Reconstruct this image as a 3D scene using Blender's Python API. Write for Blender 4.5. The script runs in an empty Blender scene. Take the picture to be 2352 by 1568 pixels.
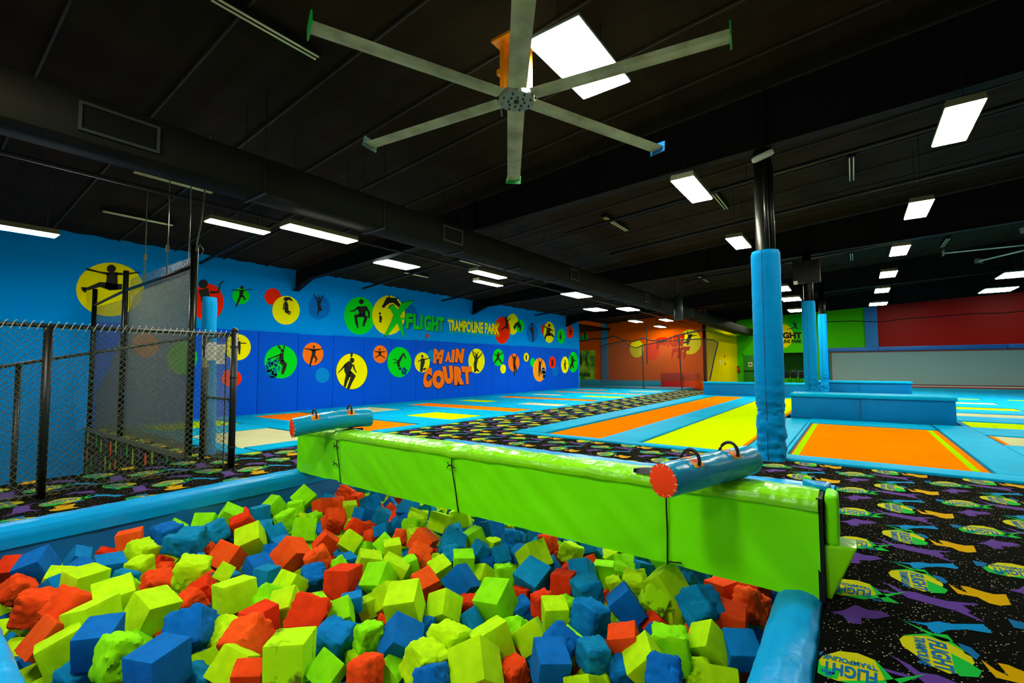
import bpy, bmesh, math, random
from mathutils import Vector, Matrix, noise
from mathutils.geometry import tessellate_polygon
random.seed(7)
SC = bpy.context.scene
COL = SC.collection
PI = math.pi

# ------------------------------------------------------------------ camera, world, exposure
H = 1.45
FPX = 1069.7                                   # focal length in pixels of a 2352-pixel-wide frame
YAW, PIT, ROL = -0.63258764, 0.05312302, -0.00394557
FW = Vector((math.sin(YAW)*math.cos(PIT), math.cos(YAW)*math.cos(PIT), math.sin(PIT)))
_r = Vector((math.cos(YAW), -math.sin(YAW), 0)); _u = _r.cross(FW)
RT = _r*math.cos(ROL)+_u*math.sin(ROL); UP = -_r*math.sin(ROL)+_u*math.cos(ROL)
cam_d = bpy.data.cameras.new('camera'); cam = bpy.data.objects.new('camera', cam_d); COL.objects.link(cam)
cam_d.sensor_width = 36; cam_d.lens = FPX/2352*36; cam_d.clip_start = 0.05; cam_d.clip_end = 200
cam.matrix_world = Matrix(((RT.x, UP.x, -FW.x, 0), (RT.y, UP.y, -FW.y, 0), (RT.z, UP.z, -FW.z, H), (0, 0, 0, 1)))
SC.camera = cam
W = bpy.data.worlds.new('world'); SC.world = W; W.use_nodes = True
W.node_tree.nodes['Background'].inputs[0].default_value = (1.0, 0.97, 0.85, 1)
W.node_tree.nodes['Background'].inputs[1].default_value = 0.07     # the open rest of the hall behind and beside
SC.view_settings.view_transform = 'Standard'; SC.view_settings.look = 'None'
SC.view_settings.gamma = 1; SC.view_settings.use_curve_mapping = False
SC.view_settings.exposure = 1.75
LAMP = 24.0                                    # strength of the fluorescent diffusers

# ------------------------------------------------------------------ measuring: where a sight line meets a plane of the building
ROOF0, ROOFS = 4.66, 0.083                     # roof height at the left wall and its slope
def roofz(x): return ROOF0+ROOFS*(x+14.9)
def at(px, py, x=None, y=None, z=None, roof=None):
    d = RT*((px-1176)/FPX)+UP*((784-py)/FPX)+FW
    if x is not None: t = x/d.x
    elif y is not None: t = y/d.y
    elif roof is not None: t = (roofz(0)-roof-H)/(d.z-ROOFS*d.x)
    else: t = (z-H)/d.z
    return Vector((d.x*t, d.y*t, H+d.z*t))
def pj(v):
    w = Vector(v)-Vector((0, 0, H)); k = w.dot(FW)
    return 1176+FPX*w.dot(RT)/k, 784-FPX*w.dot(UP)/k

# ------------------------------------------------------------------ materials
def lin(h):
    c = [int(h[i:i+2], 16)/255 for i in (0, 2, 4)]
    return tuple(((v+.055)/1.055)**2.4 if v > .04045 else v/12.92 for v in c)+(1,)
MATS = {}
def mat(name, col, rough=.5, spec=.5, bump=0, bscale=8, var=0, vscale=3, metal=0, detail=3, coat=0, var2=None, stretch=None, emit=0):
    if name in MATS: return MATS[name]
    m = bpy.data.materials.new(name); m.use_nodes = True; MATS[name] = m
    n = m.node_tree.nodes; l = m.node_tree.links; b = n['Principled BSDF']
    c = lin(col) if isinstance(col, str) else col
    b.inputs['Base Color'].default_value = c
    b.inputs['Roughness'].default_value = rough; b.inputs['Metallic'].default_value = metal
    b.inputs['Specular IOR Level'].default_value = spec
    b.inputs['Coat Weight'].default_value = coat
    if emit:
        b.inputs['Emission Color'].default_value = c; b.inputs['Emission Strength'].default_value = emit
    tc = n.new('ShaderNodeTexCoord'); mp = n.new('ShaderNodeMapping'); l.new(tc.outputs['Object'], mp.inputs[0])
    if stretch: mp.inputs['Scale'].default_value = stretch
    if var:
        t = n.new('ShaderNodeTexNoise'); t.inputs['Scale'].default_value = vscale; t.inputs['Detail'].default_value = 4
        l.new(mp.outputs[0], t.inputs[0])
        r = n.new('ShaderNodeValToRGB'); l.new(t.outputs[0], r.inputs[0])
        c2 = lin(var2) if var2 else tuple(v*(1-var) for v in c[:3])+(1,)
        r.color_ramp.elements[0].position = .35; r.color_ramp.elements[0].color = c2
        r.color_ramp.elements[1].position = .65; r.color_ramp.elements[1].color = c
        l.new(r.outputs[0], b.inputs['Base Color'])
    if bump:
        t = n.new('ShaderNodeTexNoise'); t.inputs['Scale'].default_value = bscale; t.inputs['Detail'].default_value = detail
        l.new(mp.outputs[0], t.inputs[0])
        bp = n.new('ShaderNodeBump'); bp.inputs['Strength'].default_value = bump; bp.inputs['Distance'].default_value = .02
        l.new(t.outputs[0], bp.inputs['Height']); l.new(bp.outputs[0], b.inputs['Normal'])
    return m
CY = '00AEDC'
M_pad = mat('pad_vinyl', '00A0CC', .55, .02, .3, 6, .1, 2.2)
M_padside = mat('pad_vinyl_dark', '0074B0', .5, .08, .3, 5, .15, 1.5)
M_colpad = mat('column_pad_vinyl', '0088C8', .55, .05, .25, 5, .08, 1.5)
M_matO = mat('mat_orange', 'FF7600', .9, .0, .12, 160, .06, 1.2)
M_matG = mat('mat_lime', 'B8DC00', .9, .0, .12, 160, .05, 1.2)
M_matB = mat('mat_beige', 'BCBC90', .9, .0, .12, 160, .08, 1.2)
M_black = mat('black_cord', '050505', .7)
M_blk = mat('black_vinyl', '0A0B0A', .6, .3)
M_lime = mat('lime_vinyl', '7CF800', .45, .12, .3, 5, .1, 1.4)
M_limetop = mat('lime_vinyl_top', '8CE800', .27, .4, .6, 9, .1, 2.5, coat=.15)
M_steel = mat('dark_steel', '14160F', .35, .5, .1, 20, metal=.6)
M_fence = mat('fence_black', '0C0E0A', .4, .5)
M_wire = mat('chain_wire', '566048', .4, .5, metal=.3)
M_roof = mat('roof_insulation', '2A2115', .7, .05, .6, 3, .3, 1.5, stretch=(1, .35, 1))
M_seam = mat('roof_seam', '38332A', .5, .2)
M_beam = mat('rafter_black', '060705', .7, .15)
M_duct = mat('duct_black', '14140A', .7, .1, .1, 10, .2, 2)
M_pipe = mat('pipe_black', '0A0C08', .5, .3)
M_wall = mat('wall_blue', '0090E4', .9, .0, .1, 40, .04, 1)
M_wpad = mat('wall_pad_blue', '0054D4', .7, .04, .15, 4, .04, 1.2)
M_sil = mat('paint_black', '16170C', .6, .2)
M_edge = mat('mat_webbing', '16161A', .7)
PAINT = {k: mat('paint_'+k, c, .8, .0) for k, c in dict(yellow='F5EC00', red='F52A08', green='08D820', orange='FF7414', blue='0A6CC0', lblue='0A84CC', tan='FF9C1C',
         xgreen='16D428', outline='3A1410', sky='3A9A60', dgreen='0A9A20', darkred='B41E08', white='E8E4D0', cream='FFF6A0', dkblue='06305A', splat='0A78A0').items()}
def tag(o, label=None, cat=None, group=None, kind=None):
    if label: o['label'] = label
    if cat: o['category'] = cat
    if group: o['group'] = group
    if kind: o['kind'] = kind
    return o

# ------------------------------------------------------------------ mesh helpers
class MB:
    def __init__(s): s.v = []; s.f = []; s.m = []; s.mats = []
    def mi(s, m):
        if m not in s.mats: s.mats.append(m)
        return s.mats.index(m)
    def add(s, vs, fs, m):
        o = len(s.v); s.v += [tuple(v) for v in vs]; k = s.mi(m)
        for f in fs: s.f.append(tuple(i+o for i in f)); s.m.append(k)
    def box(s, a, b, m):
        x0, y0, z0 = a; x1, y1, z1 = b
        s.add([(x0, y0, z0), (x1, y0, z0), (x1, y1, z0), (x0, y1, z0), (x0, y0, z1), (x1, y0, z1), (x1, y1, z1), (x0, y1, z1)],
              [(3, 2, 1, 0), (4, 5, 6, 7), (0, 1, 5, 4), (1, 2, 6, 5), (2, 3, 7, 6), (3, 0, 4, 7)], m)
    def hexa(s, c, m):      # eight corners, bottom four then top four, both counter-clockwise
        s.add(c, [(3, 2, 1, 0), (4, 5, 6, 7), (0, 1, 5, 4), (1, 2, 6, 5), (2, 3, 7, 6), (3, 0, 4, 7)], m)
    def tube(s, pts, r, m, n=8, cap=True):
        pts = [Vector(p) for p in pts]; vs = []; fs = []
        for i, p in enumerate(pts):
            d = (pts[min(i+1, len(pts)-1)]-pts[max(i-1, 0)]).normalized()
            a = Vector((0, 0, 1)) if abs(d.z) < .9 else Vector((1, 0, 0))
            u = d.cross(a).normalized(); w = d.cross(u)
            rr = r[i] if isinstance(r, (list, tuple)) else r
            for k in range(n):
                t = 2*PI*k/n; vs.append(p+(u*math.cos(t)+w*math.sin(t))*rr)
        for i in range(len(pts)-1):
            for k in range(n):
                a = i*n+k; b = i*n+(k+1) % n; fs.append((a, b, b+n, a+n))
        if cap: fs.append(tuple(range(n))[::-1]); fs.append(tuple(range((len(pts)-1)*n, len(pts)*n)))
        s.add(vs, fs, m)
    def poly(s, pts, m):
        pts = [Vector(p) for p in pts]
        for t in tessellate_polygon([pts]): s.add([pts[i] for i in t], [(0, 1, 2)], m)
    def grid(s, fn, nu, nv, m):
        vs = [fn(i/nu, j/nv) for j in range(nv+1) for i in range(nu+1)]
        s.add(vs, [(j*(nu+1)+i, j*(nu+1)+i+1, (j+1)*(nu+1)+i+1, (j+1)*(nu+1)+i) for j in range(nv) for i in range(nu)], m)
    def build(s, name, parent=None, bevel=0, seg=2, smooth=False, loc=None, weld=False):
        me = bpy.data.meshes.new(name)
        me.from_pydata(s.v, [], s.f)
        for m in s.mats: me.materials.append(m)
        me.polygons.foreach_set('material_index', s.m); me.update()
        if bevel or weld:
            bm = bmesh.new(); bm.from_mesh(me)
            if weld: bmesh.ops.remove_doubles(bm, verts=bm.verts, dist=1e-4)
            if bevel: bmesh.ops.bevel(bm, geom=list(bm.edges), offset=bevel, segments=seg, profile=.6, affect='EDGES', clamp_overlap=True)
            bm.normal_update(); bm.to_mesh(me); bm.free()
        if smooth or bevel:
            me.polygons.foreach_set('use_smooth', [True]*len(me.polygons))
            if bevel: me.set_sharp_from_angle(angle=math.radians(50))
        o = bpy.data.objects.new(name, me); COL.objects.link(o)
        if parent: o.parent = parent
        if loc is not None: center(o, loc)
        return o
def center(o, loc):        # put the origin at loc, keeping the shape where it is
    o.data.transform(Matrix.Translation(-Vector(loc))); o.location = loc
def empty(name, loc, label, cat, group=None):
    o = bpy.data.objects.new(name, None); COL.objects.link(o); o.location = loc; o.empty_display_size = .1
    return tag(o, label, cat, group)
def keep(o, root):         # parent a mesh built in world coordinates under a thing standing elsewhere
    bpy.context.view_layer.update()
    o.parent = root; o.matrix_parent_inverse = root.matrix_world.inverted(); return o
def part(mb, name, root, **k):
    o = mb.build(name, None, **k); o.parent = root
    o.data.transform(Matrix.Translation(-abs_loc(root))) if not k.get('raw') else None
    return o
def abs_loc(r):
    v = Vector(r.location)
    p = r.parent
    while p: v = v+Vector(p.location); p = p.parent
    return v
def copy_tree(o, parent=None):
    c = o.copy(); COL.objects.link(c)
    if parent: c.parent = parent
    for ch in list(o.children): copy_tree(ch, c)
    return c
def rbox(name, a, b, m, bevel=.03, seg=3, root=None, sub=None):
    mb = MB(); mb.box(a, b, m); 
    if root is None:
        c = ((a[0]+b[0])/2, (a[1]+b[1])/2, a[2]); return mb.build(name, bevel=bevel, seg=seg, loc=c)
    return part(mb, name, root, bevel=bevel, seg=seg)
_tx = {}
def text_tris(s, bold=.02):
    if (s, bold) in _tx: return _tx[(s, bold)]
    cu = bpy.data.curves.new('lettering', 'FONT'); cu.body = s; cu.offset = bold; cu.resolution_u = 3
    ob = bpy.data.objects.new('lettering', cu); COL.objects.link(ob)
    me = bpy.data.meshes.new_from_object(ob.evaluated_get(bpy.context.evaluated_depsgraph_get()))
    me.calc_loop_triangles()
    xs = [v.co.x for v in me.vertices]; ys = [v.co.y for v in me.vertices]
    x0, x1, y0, y1 = min(xs), max(xs), min(ys), max(ys)
    P = [((v.co.x-x0)/(x1-x0), (v.co.y-y0)/(y1-y0)) for v in me.vertices]
    T = [tuple(P[i] for i in t.vertices) for t in me.loop_triangles]
    bpy.data.objects.remove(ob); bpy.data.meshes.remove(me); bpy.data.curves.remove(cu)
    _tx[(s, bold)] = T; return T
def quad_map(TL, TR, BR, BL):
    def f(u, v):
        a = (BL[0]*(1-u)+BR[0]*u, BL[1]*(1-u)+BR[1]*u); b = (TL[0]*(1-u)+TR[0]*u, TL[1]*(1-u)+TR[1]*u)
        return (a[0]*(1-v)+b[0]*v, a[1]*(1-v)+b[1]*v)
    return f
class Mural:               # paint on a wall plane, measured in a close-up of the photograph: origin, scale
    def __init__(s, mb, ox, oy, sc, **plane): s.mb = mb; s.o = (ox, oy); s.s = sc; s.pl = plane; s.ax = list(plane)[0]; s.val = plane[s.ax]
    def w(s, a, b, layer):
        off = {'x': .004, 'y': -.006}[s.ax]*layer
        return at(s.o[0]+a*s.s, s.o[1]+b*s.s, **{s.ax: s.val+off})
    def disc(s, c, r, col, layer=1, n=36, blob=0):
        pts = []
        for k in range(n):
            t = 2*PI*k/n; q = 1+blob*noise.noise(Vector((c[0]+math.cos(t)*3, c[1]+math.sin(t)*3, 0)))
            pts.append(s.w(c[0]+r[0]*q*math.cos(t), c[1]+r[1]*q*math.sin(t), layer))
        s.mb.poly(pts, PAINT[col] if isinstance(col, str) else col)
    def poly(s, pts, col, layer=2): s.mb.poly([s.w(a, b, layer) for a, b in pts], PAINT[col] if isinstance(col, str) else col)
    def text(s, t, TL, TR, BR, BL, col, layer=3, bold=.03):
        f = quad_map(TL, TR, BR, BL); m = PAINT[col] if isinstance(col, str) else col
        for tri in text_tris(t, bold): s.mb.add([s.w(*f(*p), layer) for p in tri], [(0, 1, 2)], m)
    def fig(s, head, strokes, layer=2.5, col=None):
        m = col or M_sil
        if head:
            s.mb.poly([s.w(head[0]+head[2]*math.cos(k*PI/6), head[1]+head[3 if len(head) > 3 else 2]*math.sin(k*PI/6), layer) for k in range(12)], m)
        for st in strokes:
            ws = st[0]; p = [(st[1][i], st[1][i+1]) for i in range(0, len(st[1]), 2)]; n = len(p)
            if not isinstance(ws, tuple): ws = tuple([ws]*n)
            L = []; R = []
            for i in range(n):
                a = p[max(i-1, 0)]; b = p[min(i+1, n-1)]; dx, dy = b[0]-a[0], b[1]-a[1]; d = math.hypot(dx, dy) or 1
                L.append((p[i][0]-dy/d*ws[i]/2, p[i][1]+dx/d*ws[i]/2)); R.append((p[i][0]+dy/d*ws[i]/2, p[i][1]-dx/d*ws[i]/2))
            for i in range(n-1):
                q = [L[i], L[i+1], R[i+1], R[i]]
                s.mb.add([s.w(a, b, layer) for a, b in q], [(0, 1, 2, 3)], m)
# ================================================================== THE SETTING
M_carp = mat('carpet_black', '0E0D0B', 1, 0, .3, 400)
def carpet_material():
    n = M_carp.node_tree.nodes; l = M_carp.node_tree.links; b = n['Principled BSDF']
    tc = n.new('ShaderNodeTexCoord'); v = n.new('ShaderNodeTexVoronoi'); v.inputs['Scale'].default_value = 55
    l.new(tc.outputs['Object'], v.inputs['Vector'])
    r = n.new('ShaderNodeValToRGB'); l.new(v.outputs['Distance'], r.inputs[0])
    r.color_ramp.elements[0].position = .14; r.color_ramp.elements[0].color = (1, 1, 1, 1)
    r.color_ramp.elements[1].position = .24; r.color_ramp.elements[1].color = (0, 0, 0, 1)
    mx = n.new('ShaderNodeMix'); mx.data_type = 'RGBA'; l.new(r.outputs[0], mx.inputs[0])
    mx.inputs[6].default_value = lin('080706')
    r2 = n.new('ShaderNodeValToRGB'); l.new(v.outputs['Color'], r2.inputs[0])
    r2.color_ramp.elements[0].position = .45; r2.color_ramp.elements[0].color = (.01, .01, .009, 1)
    r2.color_ramp.elements[1].position = .6; r2.color_ramp.elements[1].color = (.6, .52, .3, 1)
    l.new(r2.outputs[0], mx.inputs[7]); l.new(mx.outputs[2], b.inputs['Base Color'])
carpet_material()
C_mot = {'y': mat('carpet_yellow', 'B0AC10', 1, 0), 'g': mat('carpet_green', '18A034', 1, 0), 'b': mat('carpet_blue', '125C8C', 1, 0),
         'p': mat('carpet_purple', '52347C', 1, 0), 'f': mat('carpet_gold', 'B88E00', 1, 0), 'r': mat('carpet_skyblue', '0A76A8', 1, 0),
         'o': mat('carpet_orange', 'FF5A10', 1, 0), 'd': mat('carpet_leaf', '8CD030', 1, 0)}
MOT = [
 ('y', '0.707 5.683 0.735 5.808 0.803 5.905 0.878 5.937 0.944 5.918 0.979 5.852 1.001 5.805 0.950 5.720 0.884 5.656 0.803 5.627 0.742 5.633', 0),
 ('g', '0.690 5.710 0.719 5.776 0.733 5.714 0.807 5.716 0.800 5.637 0.752 5.627 0.707 5.645', 1),
 ('g', '0.942 5.924 1.001 5.805 1.085 5.705 1.012 5.681 0.981 5.749', 1), ('g', '0.803 5.627 0.977 5.756 1.134 5.924 1.021 5.754 0.907 5.641', 1),
 ('b', '0.657 5.848 0.706 5.842 0.737 5.844 0.705 5.747 0.661 5.741', 0), ('b', '0.945 5.693 1.029 5.693 0.960 5.662', 0), ('b', '0.751 5.659 0.792 5.688 0.775 5.646 0.754 5.641', 2),
 ('p', '0.750 5.345 0.809 5.410 0.868 5.531 0.927 5.505 0.993 5.531 1.033 5.494 0.960 5.403 0.894 5.372 0.898 5.291 0.838 5.269 0.808 5.343', 0),
 ('p', '0.039 4.880 0.104 4.882 0.189 4.888 0.177 4.858 0.081 4.855', 0),
 ('p', '0.086 5.036 0.162 4.990 0.202 4.941 0.266 4.965 0.346 4.937 0.415 4.935 0.558 4.996 0.550 4.971 0.477 4.918 0.507 4.852 0.485 4.821 0.544 4.739 0.534 4.732 0.432 4.807 0.307 4.827 0.218 4.845 0.179 4.903 0.129 4.990', 0),
 ('y', '0.143 5.229 0.163 5.281 0.234 5.345 0.292 5.374 0.374 5.344 0.420 5.256 0.424 5.190 0.377 5.067 0.311 5.008 0.244 5.038 0.189 5.115 0.152 5.161', 0),
 ('g', '0.159 5.483 0.294 5.401 0.353 5.429 0.370 5.366 0.323 5.332 0.270 5.384', 1), ('g', '0.151 5.280 0.265 5.379 0.349 5.381 0.411 5.274 0.346 5.336 0.263 5.353', 1),
 ('g', '0.343 5.225 0.402 5.174 0.438 5.122 0.416 5.051 0.347 5.012 0.335 5.059', 1),
 ('b', '0.386 5.365 0.434 5.350 0.457 5.283 0.433 5.231 0.399 5.265', 0),
 ('f', '0.453 5.245 0.494 5.173 0.532 5.145 0.513 5.254 0.550 5.262 0.588 5.240 0.625 5.223 0.664 5.218 0.723 5.261 0.715 5.095 0.658 5.042 0.612 5.045 0.572 5.109 0.481 5.098 0.464 5.173', 0),
 ('r', '0.183 5.481 0.273 5.518 0.335 5.581 0.393 5.590 0.533 5.690 0.539 5.647 0.554 5.625 0.544 5.587 0.447 5.563 0.363 5.494 0.318 5.418 0.290 5.424 0.277 5.485', 0)]
for m_ in list(C_mot.values())+[M_carp]:
    b_ = m_.node_tree.nodes['Principled BSDF']; b_.inputs['Sheen Weight'].default_value = .28 if m_ is not M_carp else .05; b_.inputs['Sheen Roughness'].default_value = .25; b_.inputs['Sheen Tint'].default_value = (.75, .85, .6, 1)
def motif_tris(text):
    out = []
    for c, s, lay in MOT:
        v = [float(a) for a in s.split()]; p = [Vector((v[i], v[i+1], 0)) for i in range(0, len(v), 2)]
        for t in tessellate_polygon([p]): out.append((c, lay, [(p[i].x, p[i].y) for i in t]))
    if text:
        for s, f, col in (('FLIGHT', quad_map((.945, 5.690), (.735, 5.660), (.735, 5.765), (.950, 5.800)), 'b'), ('TRAMPOLINE', quad_map((.955, 5.815), (.735, 5.785), (.745, 5.83), (.945, 5.86)), 'b'),
                          ('FLIGHT', quad_map((.335, 5.31), (.335, 5.02), (.262, 5.01), (.262, 5.32)), 'b'), ('TRAMPOLINE', quad_map((.25, 5.31), (.25, 5.02), (.205, 5.02), (.205, 5.31)), 'b')):
            for tri in text_tris(s, .03): out.append((col, 2, [f(*p) for p in tri]))
    return out
def clip(poly, x0, x1, y0, y1):
    for ax, val, sg in ((0, x0, 1), (0, x1, -1), (1, y0, 1), (1, y1, -1)):
        out = []
        for i in range(len(poly)):
            a = poly[i]; b = poly[(i+1) % len(poly)]; da = (a[ax]-val)*sg; db = (b[ax]-val)*sg
            if da >= 0: out.append(a)
            if (da >= 0) != (db >= 0):
                t = da/(da-db); out.append((a[0]+(b[0]-a[0])*t, a[1]+(b[1]-a[1])*t))
        poly = out
        if len(poly) < 3: return None
    return poly
PX, PY = .912, .985
def carpet(mb, rects, xf=lambda x, y, l: (x, y, .0012*(l+1)), lim=None):
    near, far = motif_tris(True), motif_tris(False)
    for (x0, x1, y0, y1) in rects:
        for i in range(math.floor((x0-1.3)/PX), math.ceil(x1/PX)+1):
            for j in range(math.floor((y0-6)/PY)-1, math.ceil((y1-4.5)/PY)+1):
                cx, cy = .6+i*PX, 5.3+j*PY
                if cx < x0-.8 or cx > x1+.8 or cy < y0-.8 or cy > y1+.8: continue
                k = near if math.hypot(cx, cy) < 9 else far
                for c, lay, tri in k:
                    q = [(a+i*PX, b+j*PY) for a, b in tri]
                    if min(a for a, _ in q) >= x0 and max(a for a, _ in q) <= x1 and min(b for _, b in q) >= y0 and max(b for _, b in q) <= y1: pass
                    else:
                        q = clip(q, x0, x1, y0, y1)
                        if not q: continue
                    mb.add([xf(a, b, lay) for a, b in q], [tuple(range(len(q)))], C_mot[c])
# carpeted deck around the pit, along the lane and in front of the courts
RECTS = [(-8.6, -6.3, -1.5, 3.05), (-8.35, -6.3, 3.05, 8.25), (-8.35, -6.07, 8.25, 28.3), (-14.9, -8.35, 3.05, 3.55), (-6.3, -5.2, 6.5, 8.25), (-5.2, 6.2, 6.5, 8.25), (-.19, 6.2, -1.5, 6.5), (-6.3, -.19, -1.5, .17)]
mb = MB()
for (x0, x1, y0, y1) in RECTS: mb.box((x0, y0, -.14), (x1, y1, 0), M_carp)
carpet(mb, RECTS)
floor = mb.build('floor'); tag(floor, kind='structure')
# carpeted riser below the deck edge, the pattern running down it
mb = MB(); mb.box((-14.9, 3.02, -1.3), (-8.6, 3.05, -.0), M_carp)
for k in range(17):
    x = -14.6+k*.36
    for q in range(3):
        z = -.18-q*.42-(k % 2)*.1; c = ('d', 'p', 'o')[(k+q*2) % 3] if (k+q) % 2 else ('d', 'p', 'g')[(k+q) % 3]
        h = .17 if c != 'p' else .13
        pts = [(x+.055*math.sin(t)*(1+.3*math.sin(3*t+k)), z+h*math.cos(t)) for t in [i*PI/6 for i in range(12)]]
        mb.poly([(a, 3.018, b) for a, b in pts], C_mot[c])
        if c == 'd': mb.poly([(a*.5+x*.5, 3.016, z+(b-z)*.5) for a, b in pts], C_mot['y'])
mb.box((-14.9, 3.0, -.05), (-8.6, 3.06, .03), mat('edge_strip', '57563A', .5))
tag(mb.build('trim_1'), kind='structure')
mb = MB(); mb.box((-15, -2, -1.4), (-8.6, 3.02, -1.3), mat('lower_floor_tan', 'B8803A', .7, .3, .1, 10, .15))
mb.box((-8.62, -2, -1.3), (-8.6, 3.02, -.14), mat('stair_side', '101010', .9))
tag(mb.build('floor'), kind='structure')
# ground slab below the courts
mb = MB(); mb.box((-20, 6.6, -.5), (16, 44, -.16), mat('slab', '101216', .9)); mb.box((-20, 3.1, -.5), (-6.5, 6.6, -.16), mat('slab', '101216', .9)); mb.box((-8.5, -2, -1.6), (6.2, 6.6, -1.41), mat('slab', '101216', .9))
tag(mb.build('floor'), kind='structure')
# roof
mb = MB()
def roofpt(x, y, d=0): return (x, y, roofz(x)-d)
NY = 110
mb.grid(lambda u, v: (lambda x, y: (x, y, roofz(x)+.03+.03*math.sin(y*2*PI/1.22)**2*-1+.012*noise.noise(Vector((x*1.3, y*4, 0)))))(-15.2+u*29, -3+v*47), 60, 470, M_roof)
for k in range(39):
    y = -2.6+k*1.22
    mb.hexa([roofpt(-15, y-.012, .03), roofpt(13.6, y-.012, .03), roofpt(13.6, y+.012, .03), roofpt(-15, y+.012, .03), roofpt(-15, y-.012, 0), roofpt(13.6, y-.012, 0), roofpt(13.6, y+.012, 0), roofpt(-15, y+.012, 0)], M_seam)
tag(mb.build('ceiling', smooth=False), kind='structure')
# rafters: tapering I-beams across the hall
def rafter(y, label):
    mb = MB(); xs = [-14.88, -14.0, 13.5]
    def bot(x): return max(3.95, 4.86+.045*(x+1.05)) if x > -14 else 3.97
    def web(x0, x1, y0, y1, d0, d1):
        mb.hexa([(x0, y0, bot(x0)+d0), (x1, y0, bot(x1)+d0), (x1, y1, bot(x1)+d0), (x0, y1, bot(x0)+d0), (x0, y0, roofz(x0)+d1), (x1, y0, roofz(x1)+d1), (x1, y1, roofz(x1)+d1), (x0, y1, roofz(x0)+d1)], M_beam)
    for x0, x1 in ((-14.88, -13.99), (-13.99, 13.5)):
        web(x0, x1, y-.01, y+.01, 0, -.02)
        mb.hexa([(x0, y-.1, bot(x0)), (x1, y-.1, bot(x1)), (x1, y+.1, bot(x1)), (x0, y+.1, bot(x0)), (x0, y-.1, bot(x0)+.02), (x1, y-.1, bot(x1)+.02), (x1, y+.1, bot(x1)+.02), (x0, y+.1, bot(x0)+.02)], M_beam)
    for x in [-13+3*i for i in range(9)]:
        mb.hexa([(x-.01, y-.09, bot(x)), (x+.01, y-.09, bot(x)), (x+.01, y+.09, bot(x)), (x-.01, y+.09, bot(x)), (x-.01, y-.09, roofz(x)-.02), (x+.01, y-.09, roofz(x)-.02), (x+.01, y+.09, roofz(x)-.02), (x-.01, y+.09, roofz(x)-.02)], M_beam)
    o = mb.build('roof_rafter', loc=(-1, y, 4.9)); tag(o, label, 'rafter', 'roof rafters')
    return o
rafter(8.15, 'black steel roof rafter nearest the camera, just behind the big ceiling fan')
rafter(17.07, 'black steel roof rafter crossing above the green lettering on the blue wall')
rafter(26.2, 'black steel roof rafter meeting the blue wall near its far end')
rafter(35.3, 'black steel roof rafter farthest away, near the red wall')
# haunch plates at the wall
mb = MB()
for y in (8.0, 16.95, 26.1):
    mb.poly([(-14.895, y-.55, 4.66), (-14.895, y, 4.66), (-14.895, y, 3.97)], M_wall)
# left wall with its painted upper band
mb.box((-15.2, -2, -1.5), (-14.9, 28, 4.7), M_wall)
m2 = Mural(mb, 0, 500, .25510, x=-14.9)
m2.disc((990, 645), (305, 242), 'yellow'); m2.disc((1870, 760), (145, 168), 'red'); m2.disc((2170, 705), (78, 73), 'green')
m2.fig((1003, 458, 42, 36), [((20, 14, 26), (775, 460, 900, 490, 980, 505)), ((26, 16, 10), (1040, 505, 1150, 505, 1265, 488)), ((95, 100, 120), (1008, 490, 1010, 560, 1000, 640)), ((70, 45, 28, 20), (1000, 620, 900, 600, 790, 640, 732, 632)), ((60, 50), (980, 625, 1100, 620)), ((40, 20), (750, 640, 775, 668))])
m2.fig((1830, 595, 42), [((90, 80, 70), (1830, 640, 1850, 720, 1845, 760)), ((25, 18, 12), (1890, 670, 1965, 670, 1985, 590)), ((14, 8), (1983, 595, 2020, 565)), ((70, 60, 50), (1850, 770, 1890, 840, 1920, 930))])
m2.fig((2178, 628, 16), [((8, 10, 8), (2085, 648, 2175, 655, 2265, 642)), ((40, 30), (2178, 650, 2170, 710)), ((22, 16), (2168, 700, 2125, 800)), ((20, 14), (2185, 700, 2210, 740))])
mu = Mural(mb, 500, 600, .21047, x=-14.9)
mu.disc((600, 385), (90, 92), 'red'); mu.disc((745, 533), (150, 157), 'yellow', 1.6); mu.disc((1108, 500), (120, 133), 'blue'); mu.disc((1548, 593), (168, 205), 'green'); mu.disc((1865, 588), (180, 214), 'yellow', 1.6)
mu.fig((745, 412, 24), [((20, 34, 10), (750, 402, 780, 405, 818, 430)), ((34, 44, 50), (740, 440, 750, 480, 748, 530)), ((30, 18, 14), (735, 530, 780, 548, 800, 560)), ((26, 14), (735, 540, 790, 580)), ((10, 10), (722, 460, 715, 530))])
mu.fig((1108, 405, 16), [((10, 12, 20), (1045, 355, 1070, 400, 1100, 440)), ((10, 12, 20), (1160, 365, 1140, 405, 1118, 440)), ((42, 34, 40), (1108, 430, 1105, 480, 1115, 520)), ((26, 14, 10), (1110, 520, 1095, 560, 1085, 590)), ((26, 16), (1115, 515, 1138, 540))])
mu.fig((1568, 440, 28), [((100, 85, 60), (1575, 490, 1578, 540, 1578, 590)), ((24, 16, 8), (1540, 500, 1485, 540, 1440, 542)), ((26, 22, 14), (1620, 500, 1650, 560, 1652, 618)), ((44, 40, 30, 16), (1570, 585, 1505, 600, 1515, 660, 1530, 728)), ((44, 40, 30, 20), (1580, 585, 1620, 610, 1600, 670, 1590, 710))])
mu.fig((1810, 490, 18), [((30, 70, 60, 30), (1815, 480, 1860, 425, 1930, 425, 1985, 490)), ((14, 12), (1875, 400, 1866, 362)), ((14, 12), (1945, 415, 1972, 388))])
mu.fig((1770, 568, 13), [((22, 24, 16), (1770, 590, 1778, 630, 1775, 660)), ((10, 8), (1785, 600, 1792, 635)), ((12, 8), (1760, 658, 1795, 660))])
m3 = Mural(mb, 850, 640, .21259, x=-14.9)
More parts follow.
